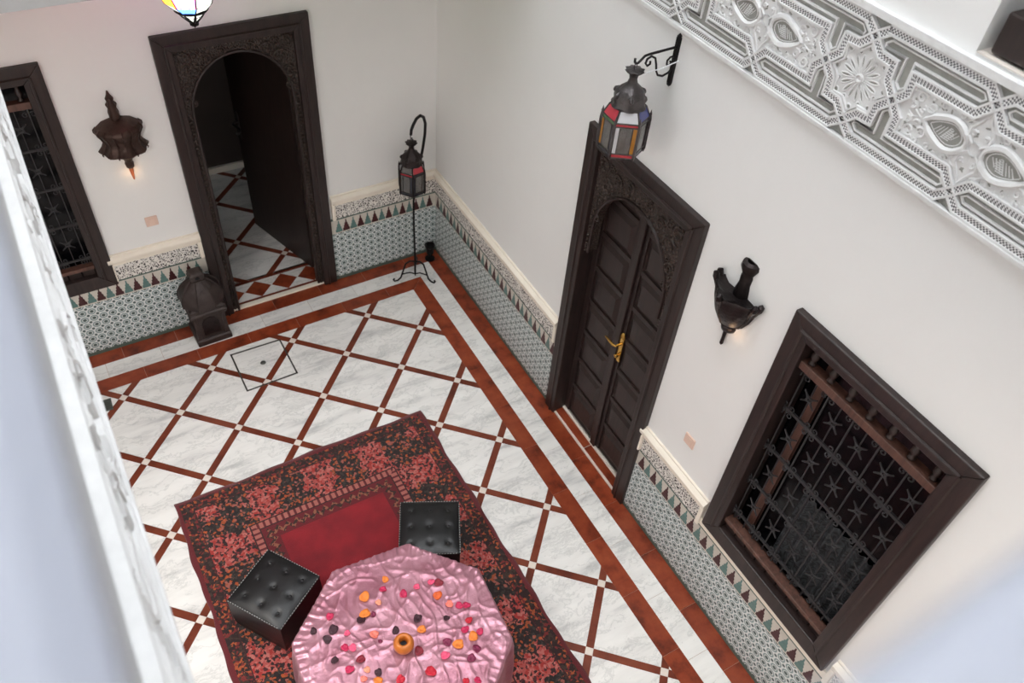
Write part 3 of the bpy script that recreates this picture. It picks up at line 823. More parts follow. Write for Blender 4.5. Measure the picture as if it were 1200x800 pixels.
# ------------------------------------------------------------------ windows with grille
def spiral_pts(cx, cz, r, a0, turns, dirn, y=0, n=14):
    return [(cx + r * (1 - .7 * k / n) * cos(a0 + dirn * turns * 2 * pi * k / n), y, cz + r * (1 - .7 * k / n) * sin(a0 + dirn * turns * 2 * pi * k / n)) for k in range(n + 1)]
gcl = G()
for sx in (-1, 1):
    for sz in (-1, 1):
        a0 = atan2(-sz * .6, -sx * .8)
        gcl.tube(spiral_pts(sx * .022, sz * .026, .019, a0, 1.15, sx * sz, 0), .0036, 5)
CL = gcl.mesh('scroll_cluster'); CL.materials.append(M['grille_iron'])
gst = G()
for sx in (-1, 1):
    gst.tube([(sx * .040, 0, .036), (sx * .018, 0, .017), (sx * .011, 0, 0), (sx * .018, 0, -.017), (sx * .040, 0, -.036)], [.004, .0055, .006, .0055, .004], 5)
for sz in (-1, 1):
    gst.tube([(-.018, 0, sz * .017), (0, 0, sz * .010), (.018, 0, sz * .017)], .0055, 5)
STAR = gst.mesh('cross_ornament'); STAR.materials.append(M['grille_iron'])
def grille_window(root, x0, x1, z0, z1, balus=7, lace=True):
    frame_members(root, x0, x1, z0, z1, .115, True, out=.035, inn=.12)
    xi0, xi1, zi0, zi1 = x0 + .115, x1 - .115, z0 + .115, z1 - .115
    # balustrade head rail and balusters
    zr = zi1 - .115
    obj('rail', G().box(xi0, xi1, -.012, .045, zr - .045, zr), 'wood_red', root, bevel=.004)
    prof = [(.018, 0), (.018, .012), (.010, .02), (.019, .04), (.021, .055), (.014, .075), (.010, .088), (.018, .098), (.018, .115)]
    me = G().lathe(prof, 10).mesh('baluster'); me.materials.append(M['wood']); me.shade_smooth()
    for k in range(balus): obj('baluster', me, None, root, T(xi0 + (xi1 - xi0) * (k + .35) / (balus - .3), .018, zr))
    zb = zi0 + .09
    obj('rail', G().box(xi0, xi1, -.012, .045, zb - .03, zb), 'wood_red', root, bevel=.004)
    for k in range(9): obj('bottom_slat', G().box(xi0 + (xi1 - xi0) * k / 9 + .006, xi0 + (xi1 - xi0) * (k + 1) / 9 - .006, .01, .03, zi0, zb - .03), 'wood', root)
    gr = D.objects.new('grille', None); COL.objects.link(gr); gr.parent = root; gr.matrix_local = T(0, .035, 0)
    cw = .1535; ncol = 5; xs = [xi0 + .022 + cw * k for k in range(ncol + 1)]
    zs = [zr - .045 - .30 - .30 * k for k in range(4)]
    for z in zs:
        if z > zb: obj('horizontal_bar', G().box(xi0, xi1, -.006, .006, z - .008, z + .008), 'grille_iron', gr)
    for x in xs: obj('vertical_bar', G().box(x - .004, x + .004, -.004, .004, zb, zr - .05), 'grille_iron', gr)
    for x in xs[:-1]: obj('vertical_bar', G().box(x + cw / 2 - .003, x + cw / 2 + .003, -.003, .003, zb, zr - .05), 'grille_iron', gr)
    for z in [zr - .05] + zs:
        for x in xs:
            if z > zb: obj('scroll_cluster', CL, None, gr, T(x, -.006, z if z != zr - .05 else zr - .075))
    for k in range(5):
        z = zr - .045 - .15 - .30 * k
        if z < zb + .03: continue
        for x in xs[:-1]: obj('cross_ornament', STAR, None, gr, T(x + cw / 2, -.004, z))
    obj('pane', G().box(xi0 - .05, xi1 + .05, .13, .136, zi0 - .05, zi1 + .05), 'window_glass', root)
    obj('backing_panel', G().box(xi0 - .1, xi1 + .1, .30, .34, zi0 - .15, zi1 + .15), 'interior', root)
    if lace:
        g = G(); n = 60; vs = []; fs = []
        xa, xb = xi0 + .27, xi1 - .01
        for k in range(n + 1):
            x = xa + (xb - xa) * k / n; y = .105 + .010 * sin(k * .9) 
            vs += [(x, y, zi0 + .02), (x, y, zi0 + .62)]
            if k: fs.append((2 * k - 2, 2 * k, 2 * k + 1, 2 * k - 1))
        g.add(vs, fs); o = obj('lace_curtain', g, 'lace', root); sm = o.modifiers.new('solid', 'SOLIDIFY'); sm.thickness = .002
    obj('casement_post', G().box(xi0 + .085, xi0 + .125, .07, .10, zi0, zi1), 'wood_red', root)
w1 = thing('window_1', 'dark wooden window with scrolled iron grille and turned balusters', 'window', FR, kind='structure')
grille_window(w1, 3.722, 4.722, .706, 2.452)
w2 = thing('window_2', 'dark shaded wooden window beside the arched doorway', 'window', FB, kind='structure')
grille_window(w2, -3.68, -2.63, .625, 2.35, 7, False)
w3 = thing('window_3', 'dark brown upper window set deep in the wall above the frieze', 'window', FR, kind='structure')
x0, x1, z0, z1 = UW
obj('sill', G().box(x0 + .002, x1, .0, .30, z0 - .01, z0 + .004), 'inset', w3)
obj('frame_member', G().box(x0 + .03, x0 + .12, .14, .2, z0 + .13, z1), 'wood', w3, bevel=.005)
obj('frame_member', G().box(x0 + .03, x1 - .02, .018, .2, z0 + .012, z0 + .14), 'wood', w3, bevel=.008)
obj('frame_member', G().box(x1 - .12, x1 - .02, .10, .2, z0 + .17, z1), 'wood', w3, bevel=.005)
obj('latch_bar', G().tube([(x0 + .05, .09, z0 + .142), (x0 + .22, .08, z0 + .142)], .012, 8), 'dark_iron', w3)
obj('pane', G().box(x0 + .12, x1 - .12, .15, .156, z0 + .17, z1), 'window_glass', w3)
obj('backing_panel', G().box(x0, x1, .3, .315, z0, z1), 'interior', w3)

# ------------------------------------------------------------------ rug
rx, ry = -1.921, -1.660 - RUG['hy']
g = G(); nx, ny = 60, 110
for j in range(ny + 1):
    for i in range(nx + 1):
        u, v = i / nx * 2 - 1, j / ny * 2 - 1
        x, y = u * RUG['hx'], v * RUG['hy']
        ex = .006 * sin(y * 9) + .004 * sin(y * 23 + 1); ey = .008 * sin(x * 5 + 1) + .004 * sin(x * 17)
        if abs(u) > .97: x += ex
        if abs(v) > .97: y += ey
        z = .012 + .0015 * noise.noise(Vector((x * 4, y * 4, 0)))
        g.v.append((x, y, z))
top = len(g.v)
for j in range(ny):
    for i in range(nx):
        a = j * (nx + 1) + i; g.f.append((a, a + 1, a + nx + 2, a + nx + 1))
rim = [i for i in range(nx + 1)] + [j * (nx + 1) + nx for j in range(1, ny + 1)] + [ny * (nx + 1) + i for i in range(nx - 1, -1, -1)] + [j * (nx + 1) for j in range(ny - 1, 0, -1)]
b = len(g.v)
for q in rim: x, y, z = g.v[q]; g.v.append((x * 1.003, y * 1.0015, .0))
n = len(rim)
for k in range(n): g.f.append((rim[k], b + k, b + (k + 1) % n, rim[(k + 1) % n]))
rugo = obj('rug', g, 'rug', mtx=T(rx, ry, .001) @ RZ(R(-.8)))
rugo.data.shade_smooth()
tag(rugo, 'red patterned rug with floral patchwork border on the marble floor', 'rug')
# ------------------------------------------------------------------ poufs
def pouf(cx, cy, rot, h, w, label):
    root = thing('leather_pouf', label, 'pouf', T(cx, cy, .0145) @ RZ(rot))
    hw = w / 2; N = 36; g = G()
    btn = [(a * w * .31, b_ * w * .31) for a in (-1, 0, 1) for b_ in (-1, 0, 1)]
    for j in range(N + 1):
        for i in range(N + 1):
            u, v = i / N * 2 - 1, j / N * 2 - 1; x, y = u * hw, v * hw
            z = h + .026 * (1 - u ** 4) * (1 - v ** 4)
            for (bx, by) in btn:
                d2 = (x - bx) ** 2 + (y - by) ** 2
                z -= .008 * math.exp(-d2 / (.016 ** 2)) + .003 * math.exp(-d2 / (.045 ** 2))
            g.v.append((x, y, z))
    for j in range(N):
        for i in range(N): a = j * (N + 1) + i; g.f.append((a, a + 1, a + N + 2, a + N + 1))
    o = obj('cushion_top', g, 'leather', root, smooth=True)
    g = G()
    prof = [(1.0, h), (1.0, h - .02), (1.012, h * .6), (1.012, h * .35), (.985, .03), (.96, 0)]
    per = [(-1, -1), (1, -1), (1, 1), (-1, 1)]; ring = []
    for k in range(4):
        a, c = per[k], per[(k + 1) % 4]
        for q in range(10): t = q / 10; ring.append((a[0] + (c[0] - a[0]) * t, a[1] + (c[1] - a[1]) * t))
    m = len(ring)
    for s, z in prof:
        for (x, y) in ring: g.v.append((x * hw * s, y * hw * s, z))
    for p in range(len(prof) - 1):
        for k in range(m): g.f.append((p * m + (k + 1) % m, p * m + k, (p + 1) * m + k, (p + 1) * m + (k + 1) % m))
    obj('side_panel', g, 'leather', root)
    rim = [(-hw, -hw, h), (hw, -hw, h), (hw, hw, h), (-hw, hw, h)]
    obj('piping', G().tube([tuple(Vector(rim[k]).lerp(Vector(rim[(k + 1) % 4]), t / 6)) for k in range(4) for t in range(6)], .0055, 6, True), 'leather', root)
    g = G(); st = .017
    for k in range(4):
        a, c = Vector(rim[k]), Vector(rim[(k + 1) % 4]); L = (c - a).length; d = (c - a) / L
        for q in range(int(L / st)):
            p = a + d * (q + .25) * st; e = a + d * (q + .75) * st
            g.tube([(p.x * 1.006, p.y * 1.006, h + .004), (e.x * 1.006, e.y * 1.006, h + .004)], .0022, 4)
    obj('stitching', g, 'thread', o, kind='stuff')
    me = G().lathe([(.011, 0), (.010, .004), (.006, .007), (0, .008)], 10).mesh('button'); me.materials.append(M['leather']); me.shade_smooth()
    for (bx, by) in btn: obj('button', me, None, o, T(bx, by, h + .026 * (1 - (bx / hw) ** 4) * (1 - (by / hw) ** 4) - .013))
    return root
pouf(-1.466, -2.776, R(-27), .30, .372, 'black tufted leather pouf on the rug side facing the double doors')
pouf(-2.447, -2.707, R(33), .30, .372, 'black tufted leather pouf at the rug edge away from the double doors')

# ------------------------------------------------------------------ table, cloth, petals, candle pot
TC = Vector((-1.977, -3.478)); TR = .575; THT = .60; TA = .30
tb = thing('octagonal_table', 'octagonal wooden table hidden under the pink satin cloth', 'table', T(TC.x, TC.y, .0145))
oct_ = [(TR * .97 * cos(TA + k * pi / 4), TR * .97 * sin(TA + k * pi / 4)) for k in range(8)]
obj('tabletop', G().prism(oct_, THT - .05, THT - .022), 'wood', tb)
for k in range(4):
    a = TA + pi / 8 + k * pi / 2; obj('leg', G().box(.40 * cos(a) - .025, .40 * cos(a) + .025, .40 * sin(a) - .025, .40 * sin(a) + .025, 0, THT - .05), 'wood', tb)
def oct_r(th):
    a = ((th - TA) % (pi / 4)) - pi / 8
    return TR * cos(pi / 8) / cos(a)
g = G(); NS = 384
rings = [i / 80 for i in range(1, 81)]
def crease(x, y, sx, sy, sd, w):
    return max(0, 1 - abs(noise.noise(Vector((x * sx, y * sy, sd)))) * w) ** 2
def fold(x, y, th, r):
    z = .003 * noise.noise(Vector((x * 6 + 3, y * 6, 1)))
    m = .5 + .5 * noise.noise(Vector((x * 3, y * 3, 30)))
    w = .03 * noise.noise(Vector((x * 8, y * 8, 40)))
    z += .006 * crease(x + w, y + w, 11, 3.5, 5, 6) * m + .006 * crease(x - w, y + w, 3.5, 10, 8, 6) * (1 - m) + .004 * crease(x + w, y, 13, 9, 15, 4)
    e = max(0, (r - .86) / .14)
    z += e * (.0045 * sin(th * 84 + 4 * noise.noise(Vector((cos(th) * 3, sin(th) * 3, 0)))) + .002 * sin(th * 131 + 1)) * (.4 + .6 * max(0, sin(th)))
    return z - .004 * e * e
g.v.append((0, 0, THT))
prof = [(q, 0) for q in rings] + [(1.012, -.012), (1.02, -.04), (1.03, -.09)] + [(1.03 + .01 * k / 8, -.09 - (THT - .11) * k / 8) for k in range(1, 9)]
for (q, dz) in prof:
    for k in range(NS):
        th = 2 * pi * k / NS; r = oct_r(th) * q
        if dz < 0:
            w = min(1, -dz / .3); r += w * (.016 * sin(th * 32 + 2 * sin(th * 5)) + .008 * sin(th * 58 + 1))
        x, y = r * cos(th), r * sin(th)
        z = THT + dz + (fold(x, y, th, q) if dz > -.05 else 0)
        g.v.append((x, y, max(.004, z)))
for k in range(NS): g.f.append((0, 1 + k, 1 + (k + 1) % NS))
for j in range(len(prof) - 1):
    for k in range(NS):
        a, c = 1 + j * NS, 1 + (j + 1) * NS; g.f.append((a + k, c + k, c + (k + 1) % NS, a + (k + 1) % NS))
cl = obj('tablecloth', g, 'satin', mtx=T(TC.x, TC.y, .0145), smooth=True)
tag(cl, 'crumpled pink satin cloth draped over the octagonal table', 'tablecloth')
def cloth_z(x, y):
    dx, dy = x - TC.x, y - TC.y; r = hypot(dx, dy); th = atan2(dy, dx)
    return THT + .0145 + fold(dx, dy, th, r / oct_r(th))
def pix(x, y):            # pixel of the photograph -> ray direction
    k = 1 / 947.105
    return (RGT * ((x - 600) * k) + UPV * (-(y - 400) * k) + FWD)
def on_plane(x, y, z):
    d = pix(x, y); t = (z - CAMP.z) / d.z; return CAMP + d * t
PET = dict(
 orange=[(527, 238, 1), (427, 322, 1.5), (435, 395, 1.5), (700, 470, 1.2), (873, 540, 1.5), (938, 507, 1.4), (497, 712, 1.2)],
 deep_orange=[(768, 312, 1.3)], peach=[(493, 342, .9), (440, 655, .9)], salmon=[(478, 495, 1.2), (825, 348, 1.1), (422, 700, .9)],
 pink=[(676, 270, .9), (738, 250, 1), (372, 552, 1.1), (350, 487, .8), (803, 592, 1.2)],
 magenta=[(518, 282, 1), (610, 308, 1.2), (870, 355, 1.1), (903, 358, 1.1), (897, 475, 1.1), (967, 482, 1), (268, 408, 1.1), (335, 552, 1.1), (355, 658, 1.2), (957, 705, 1)],
 crimson=[(915, 430, 1), (735, 665, 1.5), (600, 703, 1.2), (905, 710, 1)],
 dark_red=[(772, 250, 1.3), (685, 573, 1.3), (415, 608, 1.2)], plum=[(820, 530, 1.2), (957, 562, 1.2), (933, 602, 1.2), (470, 402, .8), (500, 525, .6)],
 maroon=[(680, 415, 1.3), (810, 417, .9), (408, 428, 1.2), (285, 468, 1.4), (190, 482, 1), (258, 518, 1.2), (575, 478, 1.1), (292, 612, 1), (493, 668, 1.1)])
WORDS = dict(orange='bright orange', deep_orange='deep burnt orange', peach='pale peach', salmon='salmon coral', pink='rose pink', magenta='magenta', crimson='crimson',
             dark_red='dark red', plum='purple plum', maroon='blackish maroon')
for col, lst in PET.items():
    for (px, py, s) in lst:
        p = on_plane(320 + px / 4, 620 + py / 4, THT + .02)
        g = G(); n = 14; r0 = .0195 * s; cup = random.uniform(.25, .6)
        g.v.append((0, 0, 0))
        for q in (.5, 1):
            for k in range(n):
                th = 2 * pi * k / n; rr = r0 * q * (1 + .18 * cos(th) + .10 * sin(3 * th + s) * q)
                x, y = rr * cos(th), rr * sin(th) * .88
                g.v.append((x, y, cup * (x * x * .6 + y * y) / r0 * .8 + .003 * q * sin(5 * th)))
        for k in range(n): g.f.append((0, 1 + k, 1 + (k + 1) % n)); g.f.append((1 + k, 1 + n + k, 1 + n + (k + 1) % n, 1 + (k + 1) % n))
        o = obj('rose_petal', g, 'petal_' + col, mtx=T(p.x, p.y, cloth_z(p.x, p.y) + .005) @ RZ(random.uniform(0, 6.28)) @ RX(random.uniform(-.25, .25)), smooth=True)
        sm = o.modifiers.new('solid', 'SOLIDIFY'); sm.thickness = .002
        size = 'large ' if s >= 1.35 else 'small ' if s <= .9 else ''
        dd = hypot(p.x - TC.x, p.y - TC.y)
        where = 'close to the orange candle pot' if dd < .17 else 'near the edge of the pink tablecloth' if dd > .37 else 'midway across the pink tablecloth'
        lab = size + WORDS[col] + ' rose petal ' + where
        tag(o, lab, 'petal', lab.replace('petal', 'petals', 1))
p = on_plane(473, 754, THT + .06)
cp = thing('candle_pot', 'round orange ceramic candle pot with a dark hole', 'candle holder', T(p.x, p.y, cloth_z(p.x, p.y) + .002))
prof = [(.030, 0), (.046, .008), (.054, .03), (.054, .05), (.046, .070), (.038, .078), (.028, .078), (.022, .070), (.019, .045), (.019, .03), (.0, .03)]
smoothish(obj('pot', G().lathe(prof, 32), 'orange_glaze', cp), 60)
obj('wick_cup', G().lathe([(.0175, .031), (.0175, .036), (0, .037)], 16), 'iron', cp)

# ------------------------------------------------------------------ lanterns
def lantern(root, S, W_, body_h, metal, cols, wings=True):
    """hexagonal Moroccan lantern, z=0 at the hanging ring top, downwards"""
    n = 6; ph = pi / 6
    smoothish(obj('ring', G().tube([(.014 * cos(a), 0, -.016 + .016 * sin(a)) for a in [k * pi / 6 for k in range(12)]], .003, 5, True), metal, root))
    zc = -.03 * S
    neck = [(.030, 0), (.046, -.006), (.042, -.016), (.024, -.03), (.020, -.050), (.026, -.075), (.052, -.10), (.074, -.125), (.082, -.15), (.078, -.175), (.090, -.19)]
    neck = [(r * S, zc + z * S) for r, z in neck]
    crown = lambda th, z: 1 + (.12 * cos(8 * th) if z > zc - .012 * S else .05 * cos(6 * (th - ph)) if z < zc - .09 * S else 0)
    dome = obj('dome', G().lathe(neck[::-1], 36, 0, mod=crown), metal, root); smoothish(dome, 50)
    for k in range(6):
        a = k * pi / 3 + ph
        obj('embossed_leaf', G().lathe([(.0, -.022 * S), (.013 * S, -.010 * S), (.014 * S, .004 * S), (.0, .026 * S)], 8), metal, dome, T(.078 * S * cos(a), .078 * S * sin(a), zc - .132 * S) @ RZ(a) @ RY(R(-30)))
    z1 = zc - .19 * S; rs = .090 * S; z2 = z1 - .055 * S; rb = W_; z3 = z2 - body_h
    P = lambda r, k, z: Vector((r * cos(k * pi / 3), r * sin(k * pi / 3), z))
    body = obj('cage', G(), metal, root) if False else None
    g = G()
    for k in range(6):
        g.tube([P(rs, k, z1), P(rb, k, z2), P(rb, k, z3)], .0055 * S, 6)
    for r, z in ((rs, z1), (rb, z2), (rb, z3), (rb, z2 - body_h * .10), (rb, z3 + body_h * .12)):
        g.tube([P(r, k, z) for k in range(6)], .005 * S, 5, True)
    cage = obj('cage_frame', g, metal, root)
    for k in range(6):
        a, b = P(rs, k, z1), P(rs, k + 1, z1); c, d = P(rb, k, z2), P(rb, k + 1, z2)
        def pane(pts, col, nm='glass_pane'):
            ctr = sum(pts, Vector()) / len(pts); nrm = (pts[1] - pts[0]).cross(pts[2] - pts[0]).normalized() * .0015
            n_ = len(pts); vs = [p + nrm for p in pts] + [p - nrm for p in pts]
            obj(nm, G().add(vs, [tuple(range(n_)), tuple(range(n_, 2 * n_))[::-1]] + [(i, n_ + i, n_ + (i + 1) % n_, (i + 1) % n_) for i in range(n_)]), col, cage)
        pane([a, c, d, b], cols[0][k % len(cols[0])])
        L = lambda u, v: (c.lerp(d, u)) + Vector((0, 0, -body_h * v))
        pane([L(0, 0), L(0, .10), L(1, .10), L(1, 0)], cols[3][k % len(cols[3])])
        pane([L(0, .10), L(0, .88), L(.22, .88), L(.22, .10)], cols[1][k % len(cols[1])])
        pane([L(.78, .10), L(.78, .88), L(1, .88), L(1, .10)], cols[1][(k + 1) % len(cols[1])])
        pane([L(.22, .10), L(.22, .88), L(.78, .88), L(.78, .10)], 'glass_clear', 'clear_pane')
        pane([L(0, .88), L(0, 1), L(1, 1), L(1, .88)], cols[2][k % len(cols[2])])
        for u in (.22, .78):
            q0, q1 = L(u, .08), L(u, .9); obj('mullion', G().tube([q0, q1], .0035 * S, 5), metal, cage)
        if wings:
            m = P(rb * 1.06, k, 0); t = P(rb * 1.16, k, 0)
            obj('fin', G().tube([P(rb * 1.03, k, z2 + .012 * S), P(rb * 1.07, k, z2 - .02 * S), P(rb * 1.07, k, z3 + .01), P(rb * 1.02, k, z3 - .008 * S)], .006 * S, 4), metal, cage)
            obj('fin_tip', G().lathe([(.008 * S, 0), (.004 * S, .014 * S), (0, .03 * S)], 6, 0, tuple(P(rb * 1.03, k, z2 + .010 * S))), metal, cage)
    zb = z3
    o = obj('base_cup', G().lathe([(.0, zb - .075 * S), (.012 * S, zb - .068 * S), (.010 * S, zb - .055 * S), (.05 * S, zb - .035 * S), (rb * .86, zb - .02 * S), (rb * .98, zb - .002)], 6), metal, root)
    obj('inner_floor', G().lathe([(rb * .9, zb), (rb * .9, zb + .004)], 6), metal, root)
    o = obj('candle', G().lathe([(.022 * S, zb + .005), (.022 * S, zb + body_h * .45), (.0, zb + body_h * .47)], 14), 'white_plaster', root); smoothish(o)
LC = (['glass_white', 'glass_blue', 'glass_green', 'glass_red', 'glass_white', 'glass_red'], ['glass_white', 'glass_amber', 'glass_dark', 'glass_green'], ['glass_red', 'glass_dark'], ['glass_red', 'glass_dark', 'glass_green'])
# wall bracket on the right wall
SB, OB = 2.58, .23
br = thing('wall_bracket', 'black scrolled iron bracket fixed under the carved frieze', 'bracket', FR @ T(SB, 0, 2.95))
g = G().box(-.012, .012, -.014, 0, .0, .225); g.lathe([(.0, -.02), (.012, -.008), (.012, 0)], 8, 0, (0, -.007, 0)); g.lathe([(.012, 0), (.012, .008), (0, .022)], 8, 0, (0, -.007, .225))
obj('back_plate', g, 'iron', br)
arm = [(0, -.01, .18), (0, -.16, .172), (0, -.19, .168), (0, -.21, .15), (0, -.222, .14), (0, -.235, .14), (0, -.243, .15), (0, -.244, .165)]
obj('arm', G().tube(arm, .0065, 6), 'iron', br)
sc = [(0, -.012, .07), (0, -.03, .055), (0, -.06, .045), (0, -.09, .055), (0, -.105, .08), (0, -.112, .11), (0, -.125, .145), (0, -.15, .160), (0, -.172, .15), (0, -.178, .13), (0, -.165, .115), (0, -.150, .122), (0, -.152, .135)]
obj('scroll', G().tube(sc, .0055, 6), 'iron', br)
sc = [(0, -.012, .135), (0, -.035, .135), (0, -.05, .12), (0, -.048, .10), (0, -.032, .094), (0, -.024, .106), (0, -.032, .114)]
obj('scroll', G().tube(sc, .005, 6), 'iron', br)
ln = thing('hanging_lantern', 'pewter hexagonal lantern with coloured glass hanging from the wall bracket', 'lantern', FR @ T(SB, -.233, 3.094) @ RZ(R(-62)))
lantern(ln, .95, .112, .185, 'pewter', LC)
obj('cord', G().tube([(.0, .0, -.03), (.03, .03, -.045), (.06, .10, -.02), (.06, .20, -.0)], .003, 5), 'glass_white', ln, RZ(R(62)))
# shepherd hook stand in the corner
PB = (-.335, -.262)
st = thing('lantern_stand', 'black iron hook stand with curled feet in the corner', 'stand', T(PB[0], PB[1], 0))
pole = [(0, 0, .05), (0, 0, .3), (0, .01, .55), (.03, .07, .75), (.10, .13, .95), (.15, .13, 1.2), (.158, .11, 1.33), (.15, .085, 1.44), (.12, .055, 1.52), (.08, .03, 1.555), (.04, .012, 1.55), (.008, 0, 1.515), (-.010, 0, 1.475), (-.016, 0, 1.43)]
obj('pole', G().tube(pole, [.009] * 5 + [.012] * 9, 8), 'iron', st)
obj('hook', G().tube([(-.016, 0, 1.435), (-.020, 0, 1.41), (-.012, 0, 1.395), (-.004, 0, 1.405)], .004, 5), 'iron', st)
for k in range(3):
    a = R(-60) + k * 2 * pi / 3
    pts = [(.0, .30), (.02, .20), (.04, .10), (.085, .025), (.13, .008), (.165, .008), (.185, .02), (.185, .04), (.17, .05)]
    pts = [(.0, .165), (.05, .185), (.09, .17), (.115, .10), (.14, .03), (.17, .009), (.20, .012), (.21, .03), (.20, .042)]
    lg = obj('leg', G().tube([(r * cos(a), r * sin(a), z) for r, z in pts], .008, 6), 'iron', st)
    obj('brace', G().tube([(r * cos(a), r * sin(a), z) for r, z in ((0, .02), (.05, .055), (.10, .062), (.127, .065))], .006, 6), 'iron', lg)
obj('foot_spike', G().tube([(0, 0, .06), (0, 0, .001)], [.010, .006], 8), 'iron', st)
ln2 = thing('stand_lantern', 'small black lantern with glass panes hanging from the hook stand', 'lantern', T(PB[0] - .014, PB[1], 1.398) @ RZ(R(8)))
lantern(ln2, .98, .108, .20, 'dark_iron', (['glass_red', 'glass_clear', 'glass_dark', 'glass_clear'], ['glass_dark', 'glass_clear'], ['glass_dark'], ['glass_dark', 'glass_red']))
# small black fitting in the corner
cf = thing('uplight', 'small black metal uplight on the floor in the corner', 'light fitting', T(-.115, -.115, 0.0006))
obj('foot', G().lathe([(.045, 0), (.045, .012), (.012, .018)], 16), 'iron', cf)
obj('stem', G().tube([(0, 0, .015), (0, 0, .07)], .010, 8), 'iron', cf)
smoothish(obj('lamp_housing', G().lathe([(.022, .065), (.032, .07), (.036, .14), (.046, .150), (.046, .165), (.038, .165), (.032, .14), (0, .13)], 18), 'iron', cf))

# floor lantern by the arched door
fn = thing('floor_lantern', 'large dark brown house shaped lantern on the floor beside the arched doorway', 'lantern', T(-2.113, -.155, .0006) @ RZ(R(1)))
sq = lambda prof: G().lathe([(r * sqrt(2), z) for r, z in prof], 4, pi / 4)
obj('base', sq([(.135, 0), (.135, .05), (.122, .06)]), 'lantern_brown', fn, bevel=.006)
obj('body', sq([(.108, .058), (.108, .285)]), 'lantern_brown', fn)
for sx in (-1, 1):
    for sy in (-1, 1): obj('corner_post', G().box(sx * .108 - .014, sx * .108 + .014, sy * .108 - .014, sy * .108 + .014, .058, .29), 'lantern_brown', fn, bevel=.003)
for k in range(4):
    obj('side_panel', G().prism([(-.066, .085), (.066, .085), (.066, .20), (.045, .245), (0, .262), (-.045, .245), (-.066, .20)], -.1075, -.114, 'y'), 'dark_iron', fn, RZ(k * pi / 2), bevel=.002)
obj('cornice', sq([(.12, .288), (.142, .300), (.142, .322), (.130, .335), (.136, .345), (.136, .365), (.118, .375)]), 'lantern_brown', fn, bevel=.004)
rf = smoothish(obj('roof', G().lathe([(.168, .373), (.170, .42), (.160, .46), (.135, .505), (.100, .545), (.064, .572), (.058, .58)], 8, pi / 8, mod=lambda th, z: 1), 'lantern_brown', fn), 30)
for k in range(8):
    a = k * pi / 4 + pi / 8
    obj('roof_rib', G().tube([(r * cos(a), r * sin(a), z) for r, z in [(.169, .375), (.171, .42), (.161, .46), (.136, .505), (.101, .545), (.06, .577)]], .006, 5), 'lantern_brown', rf)
o = obj('finial', sq([(.045, .578), (.052, .59), (.052, .635), (.040, .65), (.020, .655)]), 'lantern_brown', fn, bevel=.005)
for k in range(4): obj('finial_hole', G().prism([(-.016, .600), (.016, .600), (.016, .618), (0, .630), (-.016, .618)], -.0521, -.0535, 'y'), 'window_glass', o, RZ(k * pi / 2))

# ------------------------------------------------------------------ sconces
def sconce(name, label, F, x, zt, S, metal, lobes):
    root = thing(name, label, 'wall lamp', F @ T(x, 0, zt))
    bp = [(.030, -.20), (.034, -.15), (.026, -.12), (.036, -.095), (.020, -.075), (.026, -.055), (.012, -.030), (.006, -.008), (0, 0)]
    pl = [(-a * S, b * S) for a, b in bp] + [(a * S, b * S) for a, b in bp[-2::-1]]
    obj('back_plate', G().prism(pl, 0, -.020 * S, 'y'), metal, root, bevel=.004)
    smoothish(obj('neck', G().lathe([(.026 * S, -.22 * S), (.034 * S, -.17 * S), (.024 * S, -.13 * S), (.030 * S, -.10 * S), (.006 * S, -.05 * S)], 16, c=(0, -.022 * S, 0)), metal, root))
    prof = [(.05, -.46), (.095, -.44), (.150, -.425), (.155, -.415), (.128, -.385), (.112, -.355), (.128, -.31), (.150, -.27), (.150, -.255), (.13, -.235), (.09, -.205), (.03, -.19)]
    md = (lambda th, z: 1 + lobes * cos(8 * th) * max(0, min(1, (-z / S - .25) * 8)))
    o = obj('bowl', G().lathe([(r * S, z * S) for r, z in prof], 64, 0, (0, -.0, 0), md, -pi, 0), metal, root); smoothish(o, 60)
    g = G()
    for k in range(9):
        a = -pi + pi * k / 8
        g.tube([(r * S * 1.02 * cos(a), r * S * 1.02 * sin(a) - .001, z * S) for r, z in prof[2:10]], .005 * S, 5)
    obj('rib', g, metal, o)
    smoothish(obj('pendant_cup', G().lathe([(.016, -.56), (.026, -.55), (.030, -.52), (.024, -.505), (.034, -.48), (.055, -.458)], 16, c=(0, -.04 * S, 0)).mesh('cup') if S == 1 else
                  G().lathe([(r * S, z * S) for r, z in [(.016, -.56), (.026, -.55), (.030, -.52), (.024, -.505), (.034, -.48), (.055, -.458)]], 16, c=(0, -.04 * S, 0)), metal, root))
    smoothish(obj('drop_tip', G().lathe([(r * S, z * S) for r, z in [(.0, -.66), (.006, -.65), (.012, -.60), (.016, -.558)]], 12, c=(0, -.04 * S, 0)), 'copper' if lobes else metal, root))
    lt = D.lights.new('sconce_bulb', 'POINT'); lt.energy = .12; lt.color = (1, .62, .32); lt.shadow_soft_size = .02
    lo = D.objects.new('sconce_bulb', lt); COL.objects.link(lo); lo.parent = root; lo.matrix_local = T(.0, -.045 * S, -.17 * S if False else -.62 * S)
    return root
sconce('wall_sconce', 'bronze wall sconce with copper tip on the wall between window and doorway', FB, -2.315, 2.10, .98, 'bronze', .05)
